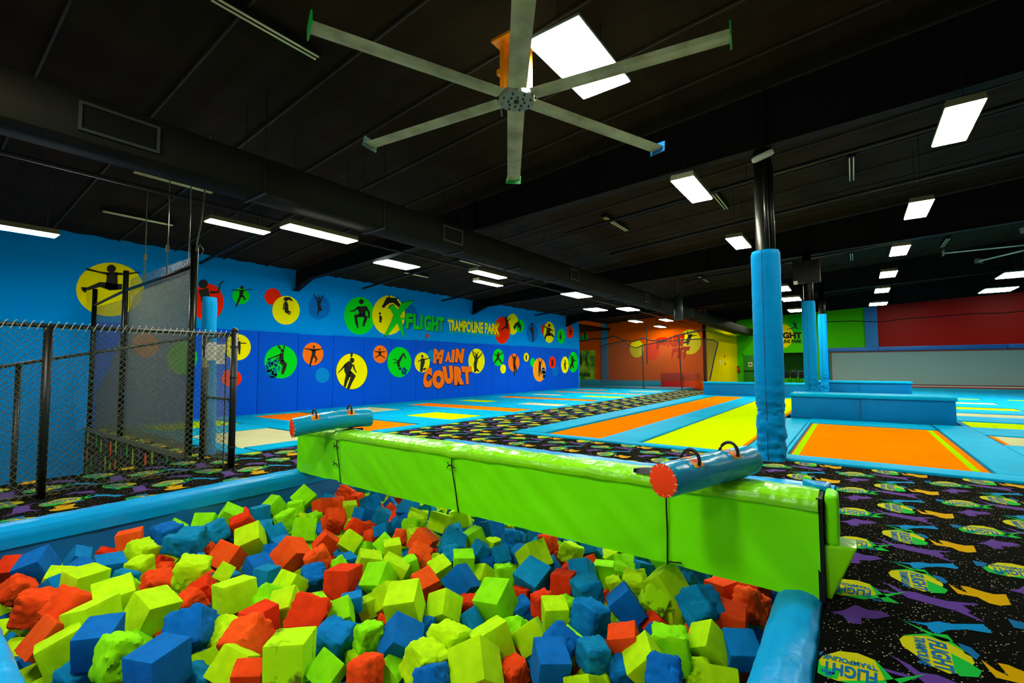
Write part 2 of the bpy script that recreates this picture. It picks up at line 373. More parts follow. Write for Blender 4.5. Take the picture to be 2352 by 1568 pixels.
m3.disc((415, 400), (100, 125), 'blue', .8); m3.disc((1540, 490), (65, 114), 'yellow', 1); m3.disc((1427, 555), (87, 148), 'red', 1.6); m3.disc((1620, 508), (48, 70), 'green', 1.6)
m3.disc((1752, 580), (60, 108), 'blue'); m3.disc((1880, 545), (32, 58), 'red'); m3.disc((1935, 578), (60, 115), 'yellow', 1.6); m3.disc((2065, 620), (42, 80), 'green'); m3.disc((2160, 575), (37, 70), 'red')
m3.fig((1472, 425, 12, 16), [((30, 26, 34), (1475, 440, 1478, 480, 1475, 520)), ((24, 14, 8), (1470, 515, 1430, 545, 1400, 556)), ((24, 16), (1478, 515, 1488, 545)), ((10, 8), (1480, 465, 1515, 428)), ((9, 7), (1462, 450, 1447, 418))])
m3.fig((1562, 520, 14, 20), [((30, 46, 40), (1565, 500, 1595, 485, 1620, 520)), ((20, 14), (1625, 510, 1620, 565)), ((10, 8), (1560, 530, 1568, 555)), ((8, 6), (1610, 480, 1612, 450))])
m3.fig((1748, 492, 12, 18), [((30, 34, 26), (1748, 520, 1750, 560, 1760, 600)), ((26, 18, 20), (1758, 600, 1760, 640, 1762, 680)), ((9, 7), (1738, 530, 1708, 550))])
m3.fig((1935, 505, 13, 18), [((42, 44, 40), (1935, 530, 1925, 570, 1925, 610)), ((14, 8), (1915, 535, 1880, 510)), ((14, 10), (1945, 545, 1980, 565)), ((34, 28, 16), (1925, 605, 1960, 600, 1988, 630)), ((30, 20, 12), (1915, 600, 1895, 620, 1890, 655))])
m3.fig((2058, 590, 7, 12), [((16, 20, 12), (2058, 605, 2058, 630, 2058, 655)), ((7, 6), (2045, 612, 2070, 618))]); m3.fig((2165, 540, 8, 14), [((18, 22), (2165, 560, 2165, 590)), ((8, 6), (2140, 565, 2190, 560)), ((10, 8), (2150, 600, 2178, 600))])
# the big lettering
mx = Mural(mb, 850, 660, .17007, x=-14.9)
XP = [(248, 290), (280, 245), (325, 232), (345, 270), (368, 308), (420, 215), (500, 190), (590, 178), (555, 215), (480, 300), (430, 345), (402, 392), (425, 470), (450, 560), (463, 680), (440, 645), (395, 555), (362, 475), (318, 545), (262, 615), (212, 655), (192, 650), (240, 560), (292, 450), (322, 378), (298, 330), (275, 290)]
cx, cy = 360, 400
mx.poly([(cx+(a-cx)*1.03+(4 if a > cx else -4), cy+(b-cy)*1.02+(5 if b > cy else -5)) for a, b in XP], M_sil, 3); mx.poly(XP, 'xgreen', 4)
mx.poly([(405, 405), (478, 408), (478, 432), (412, 432)], 'xgreen', 4)
for i, (ch, a, b, c, d) in enumerate((('F', (485, 345), (578, 352), (570, 562), (482, 553)), ('L', (585, 355), (640, 360), (672, 568), (582, 563)), ('I', (680, 370), (712, 372), (706, 570), (676, 567)), ('G', (732, 370), (828, 378), (825, 588), (728, 578)), ('H', (835, 385), (925, 398), (918, 595), (830, 588)), ('T', (925, 398), (1002, 405), (985, 598), (938, 595)))):
    if ch == 'L': b = (662, 362)
    sh = lambda p, k: (p[0]+k, p[1]+k*1.3)
    mx.text(ch, *[sh(p, 7) for p in (a, b, c, d)], M_sil, 3, .07); mx.text(ch, a, b, c, d, 'xgreen', 4, .05)
mx.text('TRAMPOLINE PARK', (1045, 428), (1752, 492), (1745, 640), (1055, 585), 'yellow', 5, .045)
mx.poly([(1040, 410), (1755, 478), (1755, 484), (1040, 418)], 'xgreen', 3); mx.poly([(1050, 596), (1750, 652), (1750, 660), (1050, 603)], 'xgreen', 3)
tag(mb.build('wall_left'), kind='structure')
# padded lower wall: one panel per seam, each with the painting whose middle lies on it
ZT = 2.57
PADY = [3.12+1.286*k for k in range(20)]
pad_mb = {}
def pad_mural(py):
    for k in range(19):
        if PADY[k] <= py < PADY[k+1]: return k
    return 0 if py < PADY[0] else 18
PAINTINGS = []
def painting(ox, oy, sc, c, what, fn): PAINTINGS.append((at(ox+c[0]*sc, oy+c[1]*sc, x=-14.84).y, what, ox, oy, sc, fn))
painting(0, 500, .2551, (2140, 1165), 'yellow disc of an arms-out jumper', lambda m: (m.disc((2140, 1165), (118, 118), 'yellow'), m.fig((2142, 1090, 12), [((10, 8), (2100, 1125, 2220, 1130)), ((30, 26, 12), (2150, 1110, 2155, 1170, 2155, 1230))])))
painting(0, 500, .2551, (1310, 1145), 'plain red disc and a green disc behind netting', lambda m: (m.disc((1310, 1145), (122, 110), 'red'), m.disc((1640, 1260), (135, 150), 'green')))
painting(0, 500, .2551, (2085, 1445), 'plain red disc low down', lambda m: m.disc((2085, 1445), (90, 80), 'red'))
def splash(m, c, r, n, seed, col='splat'):
    rr = random.Random(seed)
    for i in range(n):
        t = rr.random()*2*PI; d = math.sqrt(rr.random()); a = c[0]+r[0]*d*math.cos(t); b = c[1]+r[1]*d*math.sin(t); s = rr.uniform(5, 16)
        m.poly([(a+s*math.cos(k*PI/3)*rr.uniform(.6, 1.3), b+s*math.sin(k*PI/3)*rr.uniform(.6, 1.3)) for k in range(6)], col, 2)
B2 = (500, 600, .21047)
painting(*B2, (688, 1095), 'green disc of a back-bending splasher', lambda m: (m.disc((688, 1095), (178, 183), 'green'), splash(m, (600, 1160), (85, 110), 120, 3),
    m.fig((708, 975, 20, 24), [((10, 24, 10), (655, 908, 675, 940, 692, 958)), ((10, 14), (735, 905, 722, 950)), ((44, 40, 60), (700, 1000, 700, 1050, 690, 1090)), ((60, 50, 40, 24), (690, 1085, 735, 1130, 720, 1180, 705, 1230)), ((22, 14, 8), (690, 1020, 640, 1035, 595, 1050)), ((14, 8), (690, 1045, 635, 1065))])))
painting(*B2, (1040, 1010), 'orange disc of a wide-armed jumper', lambda m: (m.disc((1040, 1010), (113, 125), 'orange'), m.fig((1050, 932, 12, 16), [((7, 26, 7), (945, 950, 1048, 968, 1150, 955)), ((48, 40, 36), (1048, 965, 1048, 1000, 1045, 1040)), ((28, 22, 16), (1035, 1035, 1020, 1090, 1005, 1148)), ((26, 20, 10), (1060, 1035, 1080, 1065, 1065, 1105))])))
painting(*B2, (1142, 1243), 'faint light blue disc', lambda m: m.disc((1142, 1243), (77, 84), 'lblue'))
painting(*B2, (1463, 1200), 'big yellow disc of a crouching dancer', lambda m: (m.disc((1463, 1200), (175, 200), 'dkblue', .8), m.disc((1463, 1200), (170, 195), 'yellow'),
    m.fig((1467, 1080, 25, 29), [((10, 26, 8), (1460, 985, 1462, 1020, 1455, 1050)), ((60, 90, 70, 60), (1455, 1105, 1425, 1140, 1415, 1190, 1430, 1230)), ((24, 14, 8), (1395, 1130, 1350, 1180, 1315, 1215)), ((22, 16, 10), (1480, 1130, 1490, 1170, 1515, 1215)), ((70, 60, 34, 26), (1430, 1220, 1480, 1255, 1450, 1320, 1422, 1395)), ((50, 34, 22), (1425, 1240, 1400, 1310, 1388, 1370))])))
painting(*B2, (1773, 1013), 'small orange disc of a star-jumper', lambda m: (m.disc((1773, 1013), (78, 97), 'orange'), m.fig((1768, 962, 9, 12), [((5, 18, 5), (1708, 982, 1768, 990, 1835, 984)), ((28, 24), (1770, 988, 1770, 1025)), ((14, 8), (1765, 1022, 1720, 1055)), ((14, 8), (1775, 1022, 1830, 1055))])))
painting(*B2, (1982, 1100), 'green disc of a diving acrobat', lambda m: (m.disc((1982, 1100), (130, 165), 'green'), splash(m, (2030, 1195), (30, 35), 26, 5), m.fig((1988, 1170, 15, 18), [((30, 30, 26, 14), (1978, 1150, 1970, 1110, 2000, 1050, 2035, 1000)), ((16, 12), (2030, 1005, 2052, 1060)), ((12, 8), (1970, 1085, 1915, 1065)), ((12, 8), (1970, 1095, 1920, 1110))])))
B3 = (850, 640, .21259)
painting(*B3, (562, 903), 'yellow disc of a dancer left of the orange lettering', lambda m: (m.disc((660, 830), (45, 65), 'lblue', .6), m.disc((562, 903), (82, 108), 'yellow'), m.fig((565, 838, 12, 16), [((40, 46, 34, 26), (568, 860, 570, 900, 560, 950, 552, 1005)), ((12, 8), (585, 875, 655, 850)), ((12, 8), (550, 880, 515, 895)), ((26, 16), (575, 985, 605, 965))])))
ORA = PAINT['orange']
def graf(m):
    for ch, *q in (('M', (690, 755), (800, 768), (775, 920), (680, 915)), ('A', (815, 795), (880, 785), (872, 900), (808, 895)), ('I', (885, 770), (920, 765), (905, 905), (870, 905)), ('N', (930, 755), (1020, 755), (1000, 912), (915, 900)),
                   ('C', (590, 975), (668, 950), (668, 1170), (560, 1185)), ('O', (668, 985), (812, 985), (805, 1185), (675, 1190)), ('U', (780, 950), (890, 935), (905, 1125), (815, 1148)), ('R', (905, 945), (1010, 950), (1015, 1140), (910, 1150)), ('T', (985, 945), (1095, 950), (1085, 1135), (1020, 1145))):
        c = (sum(p[0] for p in q)/4, sum(p[1] for p in q)/4)
        qo = [(c[0]+(p[0]-c[0])*1.05, c[1]+(p[1]-c[1])*1.05+3) for p in q]
        lay = 2.4+.3*('MAINCOURT'.index(ch) % 5)
        m.text(ch, *qo, 'outline', lay, .13); m.text(ch, *q, ORA, lay+.15, .095)
painting(*B3, (800, 1000), 'orange MAIN COURT lettering', graf)
painting(*B3, (1150, 888), 'yellow disc of a leaper right of the orange lettering', lambda m: (m.disc((1150, 888), (88, 134), 'yellow'), m.fig((1150, 828, 14, 20), [((8, 8), (1130, 790, 1138, 812)), ((8, 8), (1168, 790, 1160, 812)), ((10, 12, 16), (1108, 775, 1118, 820, 1135, 855)), ((8, 12, 16), (1215, 800, 1190, 830, 1165, 860)), ((40, 34, 38), (1150, 845, 1145, 890, 1135, 930)), ((34, 28, 18), (1135, 930, 1140, 975, 1130, 1010)), ((22, 14), (1145, 975, 1178, 1000))])))
painting(*B3, (1385, 850), 'green disc of a star jump', lambda m: (m.disc((1385, 850), (60, 92), 'green'), m.fig((1384, 802, 11, 14), [((9, 14, 9), (1335, 815, 1385, 825, 1432, 800)), ((30, 26), (1384, 820, 1382, 865)), ((20, 10), (1378, 862, 1335, 915)), ((20, 12), (1388, 862, 1428, 915))])))
painting(*B3, (1437, 973), 'small plain yellow disc', lambda m: m.disc((1437, 973), (31, 50), 'yellow', 1.3))
painting(*B3, (1553, 905), 'orange disc of a high kicker', lambda m: (m.disc((1553, 905), (60, 97), 'orange'), m.fig((1560, 850, 10, 14), [((7, 10), (1528, 812, 1552, 870)), ((7, 10), (1590, 815, 1568, 870)), ((28, 24, 26), (1560, 865, 1558, 910, 1560, 935)), ((20, 14, 8), (1555, 930, 1560, 990, 1560, 1052)), ((20, 12), (1565, 930, 1585, 1010))])))
painting(*B3, (1688, 847), 'tiny yellow disc of a jumper', lambda m: (m.disc((1688, 847), (31, 52), 'dkblue', .8), m.disc((1688, 847), (28, 48), 'yellow'), m.fig((1690, 822, 5, 7), [((12, 14, 8), (1690, 830, 1688, 855, 1692, 882)), ((5, 5), (1675, 845, 1702, 835))])))
painting(*B3, (1830, 983), 'amber disc of a reaching jumper', lambda m: (m.disc((1757, 905), (27, 48), 'green', .7), m.disc((1830, 983), (70, 128), 'tan'), splash(m, (1875, 1010), (18, 60), 30, 9, 'blue'), m.fig((1836, 905, 9, 13), [((6, 9), (1820, 858, 1832, 925)), ((6, 9), (1860, 860, 1842, 925)), ((26, 22), (1836, 918, 1832, 970)), ((16, 10), (1828, 965, 1826, 1055)), ((16, 10), (1838, 965, 1850, 1035))])))
painting(*B3, (1970, 903), 'red disc of a small figure beside a blue disc', lambda m: (m.disc((2003, 995), (32, 62), 'blue', .7), m.disc((1970, 903), (36, 65), 'red'), m.fig((1970, 880, 7, 10), [((16, 18), (1970, 890, 1970, 930)), ((6, 6), (1955, 880, 1985, 905)), ((10, 8), (1955, 935, 1985, 930))])))
painting(*B3, (2105, 930), 'yellow disc of a kicking figure', lambda m: (m.disc((2105, 930), (42, 90), 'yellow'), m.fig((2108, 890, 7, 10), [((18, 16, 10), (2108, 905, 2105, 935, 2112, 980)), ((8, 7), (2095, 925, 2120, 905))])))
painting(*B3, (2195, 900), 'green disc of a dancer at the wall end', lambda m: (m.disc((2195, 900), (52, 112), 'green'), m.fig((2192, 848, 9, 13), [((8, 12), (2165, 815, 2182, 880)), ((30, 26, 24), (2195, 865, 2188, 900, 2182, 930)), ((8, 7), (2205, 885, 2230, 880)), ((20, 12), (2175, 925, 2165, 970)), ((18, 10), (2185, 930, 2205, 965))])))
pads = {}
for k in range(19):
    y0, y1 = PADY[k]+.006, PADY[k+1]-.006
    if k == 18: y1 = 27.75
    mb = MB(); mb.box((-14.9, y0, .0), (-14.852, y1, ZT-.02*(k % 3 == 1)), M_wpad)
    o = mb.build('wall_pad', bevel=.012, loc=(-14.88, (y0+y1)/2, 0)); pads[k] = o; o['_p'] = ''
for py, what, ox, oy, sc, fn in PAINTINGS:
    k = pad_mural(py); mb = MB(); m = Mural(mb, ox, oy, sc, x=-14.85); fn(m)
    if what.startswith('orange MAIN'): k = pad_mural(py)
    part(mb, 'painted_figure' if 'plain' not in what and 'faint' not in what and 'lettering' not in what[:30] or 'dancer' in what or 'leaper' in what else ('painted_lettering' if 'MAIN' in what else 'painted_disc'), pads[k])
    pads[k]['_p'] = (pads[k]['_p']+' and ' if pads[k]['_p'] else '')+what
ORD = ['first', 'second', 'third', 'fourth', 'fifth', 'sixth', 'seventh', 'eighth', 'ninth', 'tenth', 'eleventh', 'twelfth', 'thirteenth', 'fourteenth', 'fifteenth', 'sixteenth', 'seventeenth', 'eighteenth', 'nineteenth']
for k, o in pads.items():
    p = o['_p']; del o['_p']
    if p:
        l = 'blue wall pad carrying the '+p
        if len(l.split()) > 16: l = 'blue wall pad carrying the '+p.split(' and ')[0]
    else: l = 'plain royal blue wall pad, %s of the row counted from the left end' % ORD[k]
    tag(o, l, 'wall pad', 'blue wall pads along the main court')
# far walls
mb = MB(); M_or = mat('wall_orange', 'E05A04', .8, .0, .1, 20, .1, 1)
mb.box((-19.5, 33, -.3), (-8.0, 33.2, 5.2), M_or); mb.box((-15.55, 32.8, 0), (-15.1, 33, 5), mat('pillar_blue', '0A7CB0', .6))
mf = Mural(mb, 1250, 600, .21259, y=33)
mf.disc((440, 820), (30, 42), 'green'); mf.disc((405, 830), (20, 30), 'sky', .7); mf.fig((440, 775, 7, 9), [((16, 14), (440, 785, 440, 830)), ((5, 6), (420, 760, 435, 795)), ((5, 6), (462, 765, 445, 795)), ((8, 5), (435, 830, 430, 870)), ((8, 5), (445, 830, 450, 865))])
mf.poly([(365, 962), (550, 962), (552, 1310), (370, 1310)], mat('poster_green', '9AC820', .6, .2, 0, 8, .5, 2.5, var2='2A7A18'), 1)
mf.text('TRAMPOLINE PARK', (340, 1205), (500, 1210), (500, 1245), (340, 1240), M_sil, 2, .05)
mf.fig((395, 1020, 8, 12), [((22, 20), (398, 1035, 395, 1075)), ((14, 8), (395, 1075, 388, 1118)), ((14, 8), (400, 1075, 408, 1110)), ((6, 5), (388, 1040, 385, 970))])
mf.fig((455, 1015, 7, 10), [((18, 14), (457, 1030, 455, 1070)), ((12, 6), (455, 1070, 440, 1085)), ((12, 7), (458, 1070, 465, 1100))])
mf.disc((1575, 870), (120, 135), 'yellow', 1); mf.disc((1165, 970), (75, 95), 'red'); mf.disc((1000, 945), (75, 95), 'yellow', .8)
mf.fig((1583, 800, 18, 16), [((34, 38, 36), (1575, 810, 1555, 850, 1548, 880)), ((10, 12), (1545, 755, 1562, 815)), ((12, 6), (1590, 805, 1650, 800)), ((26, 14), (1550, 870, 1500, 880)), ((24, 12), (1550, 880, 1550, 905))])
for ch, *q in (('F', (1215, 830), (1290, 815), (1270, 945), (1205, 955)), ('O', (1275, 820), (1340, 812), (1330, 905), (1270, 915)), ('A', (1330, 815), (1400, 805), (1395, 915), (1325, 925)), ('M', (1395, 795), (1520, 770), (1500, 915), (1390, 925)), ('P', (1385, 945), (1450, 930), (1430, 1060), (1370, 1065)), ('I', (1445, 935), (1490, 925), (1480, 1045), (1435, 1050)), ('T', (1480, 920), (1580, 920), (1530, 1050), (1490, 1050))):
    mf.text(ch, *q, 'darkred', 3, .1)
tag(mb.build('wall_orange'), kind='structure')
mb = MB(); mb.box((-8.2, 33.2, 0), (-8.0, 43.4, 4.1), mat('wall_yellow', 'FFEC00', .8, .0)); mb.box((-8.2, 33.0, -.2), (-7.99, 33.2, 5.4), M_or)
mb.box((-8.25, 33.2, 4.1), (-7.99, 43.4, 5.6), M_beam); mb.box((-19.5, 27.9, 4.15), (-14.9, 33.2, 4.3), M_beam)
tag(mb.build('wall_yellow'), kind='structure')
M_wg = mat('wall_green', '44D000', .7, .1); M_wr = mat('wall_red', '980A06', .5, .2, .1, 30)
mb = MB()
mb.box((-8.0, 43.4, 2.45), (.74, 43.6, 6.2), M_wg); mb.box((-8.0, 43.4, 0), (-4.75, 43.6, 2.45), M_wg); mb.box((-3.0, 43.4, 0), (.74, 43.6, 2.45), M_wg); mb.box((-4.75, 43.4, 0), (-3.0, 43.6, .45), M_wg)
mb.box((.74, 43.3, 0), (1.5, 43.6, 6.2), mat('pillar_sky', '1084DC', .6)); mb.box((1.5, 43.4, 0), (14, 43.6, 6.4), M_wr)
mb.box((-4.9, 45.5, 0), (-2.9, 45.6, 2.6), mat('room_green', '1E6A08', .8)); mb.box((-4.9, 43.6, 2.45), (-2.9, 45.6, 2.5), M_beam)
ms = Mural(mb, 1780, 700, .12755, y=43.4)
ms.disc((150, 560), (175, 215), 'yellow', 1); ms.poly([(225, 190), (480, 190), (480, 480), (215, 480)], 'xgreen', .5)
ms.text('X-FLIGHT', (-250, 495), (478, 490), (488, 605), (-245, 612), M_sil, 2, .06); ms.text('TRAMPOLINE PARK', (-180, 622), (487, 622), (487, 688), (-180, 690), M_sil, 2, .05)
ms.fig((337, 305, 14, 16), [((30, 34, 30), (340, 325, 360, 360, 372, 390)), ((8, 14), (265, 295, 335, 345)), ((8, 14), (412, 298, 360, 345)), ((24, 14, 8), (360, 395, 300, 425, 225, 435)), ((26, 14), (375, 385, 410, 430)), ((10, 8), (415, 432, 345, 432))])
tag(mb.build('wall_back'), kind='structure')
# exit door in the green wall
r = empty('door_1', (-7.1, 43.35, 0), None, None); r['kind'] = 'structure'
mb = MB(); mb.box((-7.55, 43.34, 0), (-6.65, 43.39, 2.3), mat('door_green', '1E8A08', .5)); part(mb, 'door_leaf', r, bevel=.01)
mb = MB(); mb.box((-7.65, 43.33, 0), (-7.55, 43.4, 2.4), M_wg); mb.box((-6.65, 43.33, 0), (-6.55, 43.4, 2.4), M_wg); mb.box((-7.65, 43.33, 2.3), (-6.55, 43.4, 2.4), M_wg); part(mb, 'door_frame', r)
mb = MB(); mb.box((-7.5, 43.25, .95), (-6.7, 43.33, 1.02), M_steel); part(mb, 'push_bar', r, bevel=.01)
mb = MB(); mb.box((-7.15, 43.32, 1.35), (-6.85, 43.34, 1.7), PAINT['white']); mb.poly([(-7.0+.1*math.cos(t*PI/8), 43.318, 1.52+.07*math.sin(t*PI/8)) for t in range(16)], M_sil); part(mb, 'door_sign', r)
# furniture seen through the opening
for i, x in enumerate((-4.35, -3.85, -3.3)):
    r = empty('chair', (x, 42.6, 0), ['dark chair against the green half wall, leftmost of the three', 'dark chair against the green half wall, middle of the three', 'dark chair against the green half wall beside the blue column'][i], 'chair', 'dark chairs by the green wall')
    mb = MB(); mb.box((x-.2, 42.75, .45), (x+.2, 42.8, .95), M_blk); part(mb, 'backrest', r, bevel=.02)
    mb = MB(); mb.box((x-.2, 42.4, .42), (x+.2, 42.8, .47), M_blk); part(mb, 'seat', r, bevel=.02)
    for dx in (-.18, .18):
        for dy in (42.42, 42.78): mb = MB(); mb.tube([(x+dx, dy, 0), (x+dx, dy, .44)], .012, M_steel, 6); part(mb, 'leg', r)
for i, x in enumerate((-4.0, -3.5)):
    rb = MB(); rb.hexa([(x-.2, 44.2, .46), (x+.2, 44.2, .46), (x+.17, 44.5, .46), (x-.17, 44.5, .46), (x-.17, 44.2, 1.0), (x+.17, 44.2, 1.0), (x+.15, 44.45, 1.0), (x-.15, 44.45, 1.0)], mat('bin_blue', '3A7090', .5))
    tag(rb.build('storage_bin', bevel=.02, loc=(x, 44.3, .46)), ['pale blue bin in the dark window of the green wall, left one', 'pale blue bin in the dark window of the green wall, right one'][i], 'bin', 'pale bins behind the green wall')
mb = MB(); mb.box((-4.75, 43.9, .0), (-3.0, 44.9, .45), M_wg); tag(mb.build('counter', bevel=.02, loc=(-3.9, 44.4, 0)), 'bright green counter inside the dark window of the back wall', 'counter')
# small things on the yellow wall
for nm, lb, ct, y, z, w, h, m in (('notice', 'white notice sheet pinned to the yellow wall', 'notice', 36.6, 1.55, .4, .3, PAINT['white']), ('alarm_pull', 'small red alarm box high on the yellow wall', 'alarm', 38.4, 2.05, .16, .18, PAINT['red']), ('thermostat', 'small grey control box on the yellow wall beside the white notice', 'control box', 38.5, 1.5, .22, .16, M_wire)):
    mb = MB(); mb.box((-8.0, y, z), (-7.96, y+w, z+h), m); tag(mb.build(nm, bevel=.005, loc=(-7.98, y, z)), lb, ct)
r = empty('fire_extinguisher', (-7.85, 43.1, .8), 'red fire extinguisher hung at the end of the yellow wall', 'fire extinguisher')
mb = MB(); mb.tube([(-7.85, 43.1, .8), (-7.85, 43.1, 1.25), (-7.85, 43.1, 1.32)], [.09, .09, .03], mat('extinguisher_red', 'B01010', .3), 12); part(mb, 'tank', r, smooth=True)
mb = MB(); mb.box((-7.99, 43.07, 1.28), (-7.78, 43.13, 1.38), M_blk); part(mb, 'handle', r)
# alarm on the blue wall
mb = MB(); p = at(981, 771, x=-14.9); mb.box((-14.9, p.y-.06, p.z-.07), (-14.86, p.y+.06, p.z+.07), PAINT['red']); tag(mb.build('alarm_strobe', bevel=.008, loc=p), 'small red alarm under the green lettering on the blue wall', 'alarm')

# ================================================================== TRAMPOLINES AND PADS
MC = {'O': (M_matO, 'orange'), 'G': (M_matG, 'lime green'), 'B': (M_matB, 'pale beige')}
def trampoline(c, x0, x1, y0, y1, label, grp, stripes=(), edge=None):
    r = empty('trampoline', ((x0+x1)/2, (y0+y1)/2, -.0), label, 'trampoline', grp)
    mb = MB(); mb.box((x0, y0, -.03), (x1, y1, .0), MC[c][0]); part(mb, 'mat', r)
    mb = MB(); e = .035
    for a in ((x0-e, y0-e, x1+e, y0), (x0-e, y1, x1+e, y1+e), (x0-e, y0, x0, y1), (x1, y0, x1+e, y1)): mb.box((a[0], a[1], -.03), (a[2], a[3], -.004), M_edge)
    part(mb, 'webbing', r)
    for (a0, a1, b0, b1, m) in stripes:
        mb = MB(); mb.box((a0, b0, -.001), (a1, b1, .003), m); tag(part(mb, 'painted_line', r), None)
    return r
def pad(x0, x1, y0, y1, label, grp, h=.022, m=M_pad, sect=0, ax=0, base=-.12):
    mb = MB(); mb.box((x0, y0, base), (x1, y1, h), m)
    o = mb.build('frame_pad', bevel=.02, seg=3, loc=((x0+x1)/2, (y0+y1)/2, base))
    return tag(o, label, 'padding', grp)
ST = mat('line_green', '8CC800', .9, 0)
G1 = 'trampolines of the main court'
rows = [(3.95, 5.6, [('B', -11.35, -8.85), ('G', -14.3, -12.65)]), (6.62, 8.1, [('O', -14.35, -11.4), ('O', -10.7, -8.8)]), (9.28, 10.62, [('B', -14.1, -12.35), ('G', -10.82, -8.78)]),
        (11.95, 13.1, [('O', -13.75, -8.67)]), (14.5, 15.5, [('G', -13.55, -11.95), ('B', -10.52, -8.6)]), (17.25, 18.25, [('O', -13.6, -8.65)]), (19.7, 20.7, [('B', -13.4, -11.75), ('G', -10.55, -8.5)]),
        (22.4, 23.3, [('O', -13.7, -8.5)]), (25.1, 26.1, [('O', -13.8, -11.8), ('B', -10.5, -8.5)])]
RN = ['nearest row', 'second row', 'third row', 'fourth row', 'fifth row', 'sixth row', 'seventh row', 'eighth row', 'farthest row']
for i, (y0, y1, ms) in enumerate(rows):
    for j, (c, x0, x1) in enumerate(ms):
        side = '' if len(ms) == 1 else (' on the carpet side' if x0 > -11.4 else ' on the wall side')
        if len(ms) == 2 and i == 1: side = [' on the wall side', ' on the carpet side'][j]
        if i == 0: side = [' on the carpet side', ' on the wall side'][j]
        trampoline(c, x0, x1, y0, y1, '%s%s trampoline bed in the %s of the main court%s' % ('long ' if len(ms) == 1 else '', MC[c][1], RN[i], side), G1)
    if len(ms) == 2:
        a = sorted(ms, key=lambda t: t[1]); pad(a[0][2]+.03, a[1][1]-.03, y0-.02, y1+.02, 'sky blue pad between the two beds in the %s of the main court' % RN[i], 'main court pads')
    a = sorted(ms, key=lambda t: t[1])
    pad(-14.84, a[0][1]-.03, y0-.02, y1+.02, 'sky blue pad against the padded wall at the %s of the main court' % RN[i], 'main court pads')
    pad(a[-1][2]+.03, -8.32, y0-.02, y1+.02, 'sky blue edge pad beside the carpet at the %s of the main court' % RN[i], 'main court pads', h=.03)
    yn = rows[i+1][0] if i < 8 else 27.7
    ym = (y1+yn)/2
    for a0, a1, w in ((y1+.03, ym-.002, 'near half'), (ym+.002, yn-.03, 'far half')):
        pad(-14.84, -8.32, a0, a1, 'sky blue pad strip behind the %s of the main court, %s' % (RN[i], w), 'main court pads')
pad(-14.84, -8.32, 3.57, 3.9, 'sky blue front pad strip of the main court beside the black netting', 'main court pads')
# the two long lanes
G2 = 'long lane trampolines'
trampoline('O', -5.35, -4.15, 8.55, 23.55, 'very long orange trampoline lane beside the carpet walkway', G2)
trampoline('G', -3.27, -1.62, 8.6, 23.5, 'very long lime green trampoline lane left of the padded column', G2, [(-1.68, -1.62, 8.6, 23.5, MC['O'][0])])
for i in range(3):
    y0, y1 = 8.5+i*5.05, 8.5+(i+1)*5.05
    w = ['nearest', 'middle', 'farthest'][i]
    pad(-6.05, -5.39, y0, y1-.01, 'sky blue pad between the carpet walkway and orange lane, %s section' % w, 'lane pads', h=.04)
    pad(-4.1, -3.32, y0, y1-.01, 'sky blue pad between the orange and lime lanes, %s section' % w, 'lane pads')
pad(-1.57, -1.0, 8.5, 14.7, 'wide sky blue pad right of the lime lane behind the column', 'lane pads')
pad(-1.57, -1.0, 16.0, 23.6, 'sky blue pad right of the lime lane, beyond the nearer padded box', 'lane pads')
pad(-6.05, -1.0, 8.24, 8.49, 'sky blue front pad across the ends of the two long lanes', 'lane pads', h=.03)
pad(-6.05, -1.0, 23.62, 24.0, 'sky blue end pad at the far end of the two long lanes', 'lane pads')
# orange mat in front of the padded box
trampoline('O', -.88, 1.42, 8.74, 13.85, 'wide orange trampoline bed with green lines right of the padded column', G2, [(-.86, -.77, 8.8, 13.8, ST), (1.25, 1.33, 8.8, 13.8, ST)])
pad(-.98, 6, 8.28, 8.7, 'pale worn blue front pad before the wide orange bed', 'right court pads', h=.03)
pad(-.985, -.92, 8.72, 13.88, 'narrow blue pad along the left edge of the wide orange bed', 'right court pads')
pad(-1.0, 1.42, 13.9, 14.9, 'blue pad between the wide orange bed and the padded box', 'right court pads')
pad(1.46, 2.08, 8.72, 14.96, 'broad blue pad running away on the right of the wide orange bed', 'right court pads', h=.03)
# right-hand court, seen at a grazing angle
pad(1.98, 2.08, 15.0, 25.9, 'narrow blue pad beside the two padded boxes', 'right court pads', h=.03)
G3 = 'trampolines of the right court'
RC = {0: 'BGBGB', 1: 'GOBGO', 2: 'OBGOB'}
yr = [(8.95, 10.4), (11.95, 13.4), (14.92, 16.4), (17.95, 19.2), (20.7, 21.9), (23.6, 24.7), (26.5, 27.4)]
cols = [(2.15, 4.15), (4.95, 6.95), (7.75, 9.75)]
cc = {(0, 0): 'B', (0, 1): 'B', (0, 2): 'G', (0, 3): 'B', (0, 4): 'G', (0, 5): 'B', (0, 6): 'G'}
RN2 = ['nearest row', 'second row', 'third row', 'fourth row', 'fifth row', 'sixth row', 'last row']
for j, (x0, x1) in enumerate(cols):
    for i, (y0, y1) in enumerate(yr):
        if pj((x0, (y0+y1)/2, 0))[0] > 2380: continue
        c = cc.get((j, i), 'OGB'[(i+j) % 3])
        trampoline(c, x0, x1, y0, y1, '%s trampoline bed of the right court, %s, %s column' % (MC[c][1], RN2[i], ['first', 'second', 'third'][j]), G3, [(x0, x0+.06, y0, y1, MC['O'][0])] if c == 'B' else [])
        pad(x1+.03, cols[j+1][0]-.03 if j < 2 else x1+.8, y0, y1, 'blue pad right of the bed in the right court %s, %s column' % (RN2[i], ['first', 'second', 'third'][j]), 'right court pads')
for i, (y0, y1) in enumerate(yr):
    yn = yr[i+1][0] if i < 6 else 28.6
    pad(2.1, 10.6, y1+.03, yn-.03, 'long blue pad across the right court behind its %s' % RN2[i], 'right court pads')
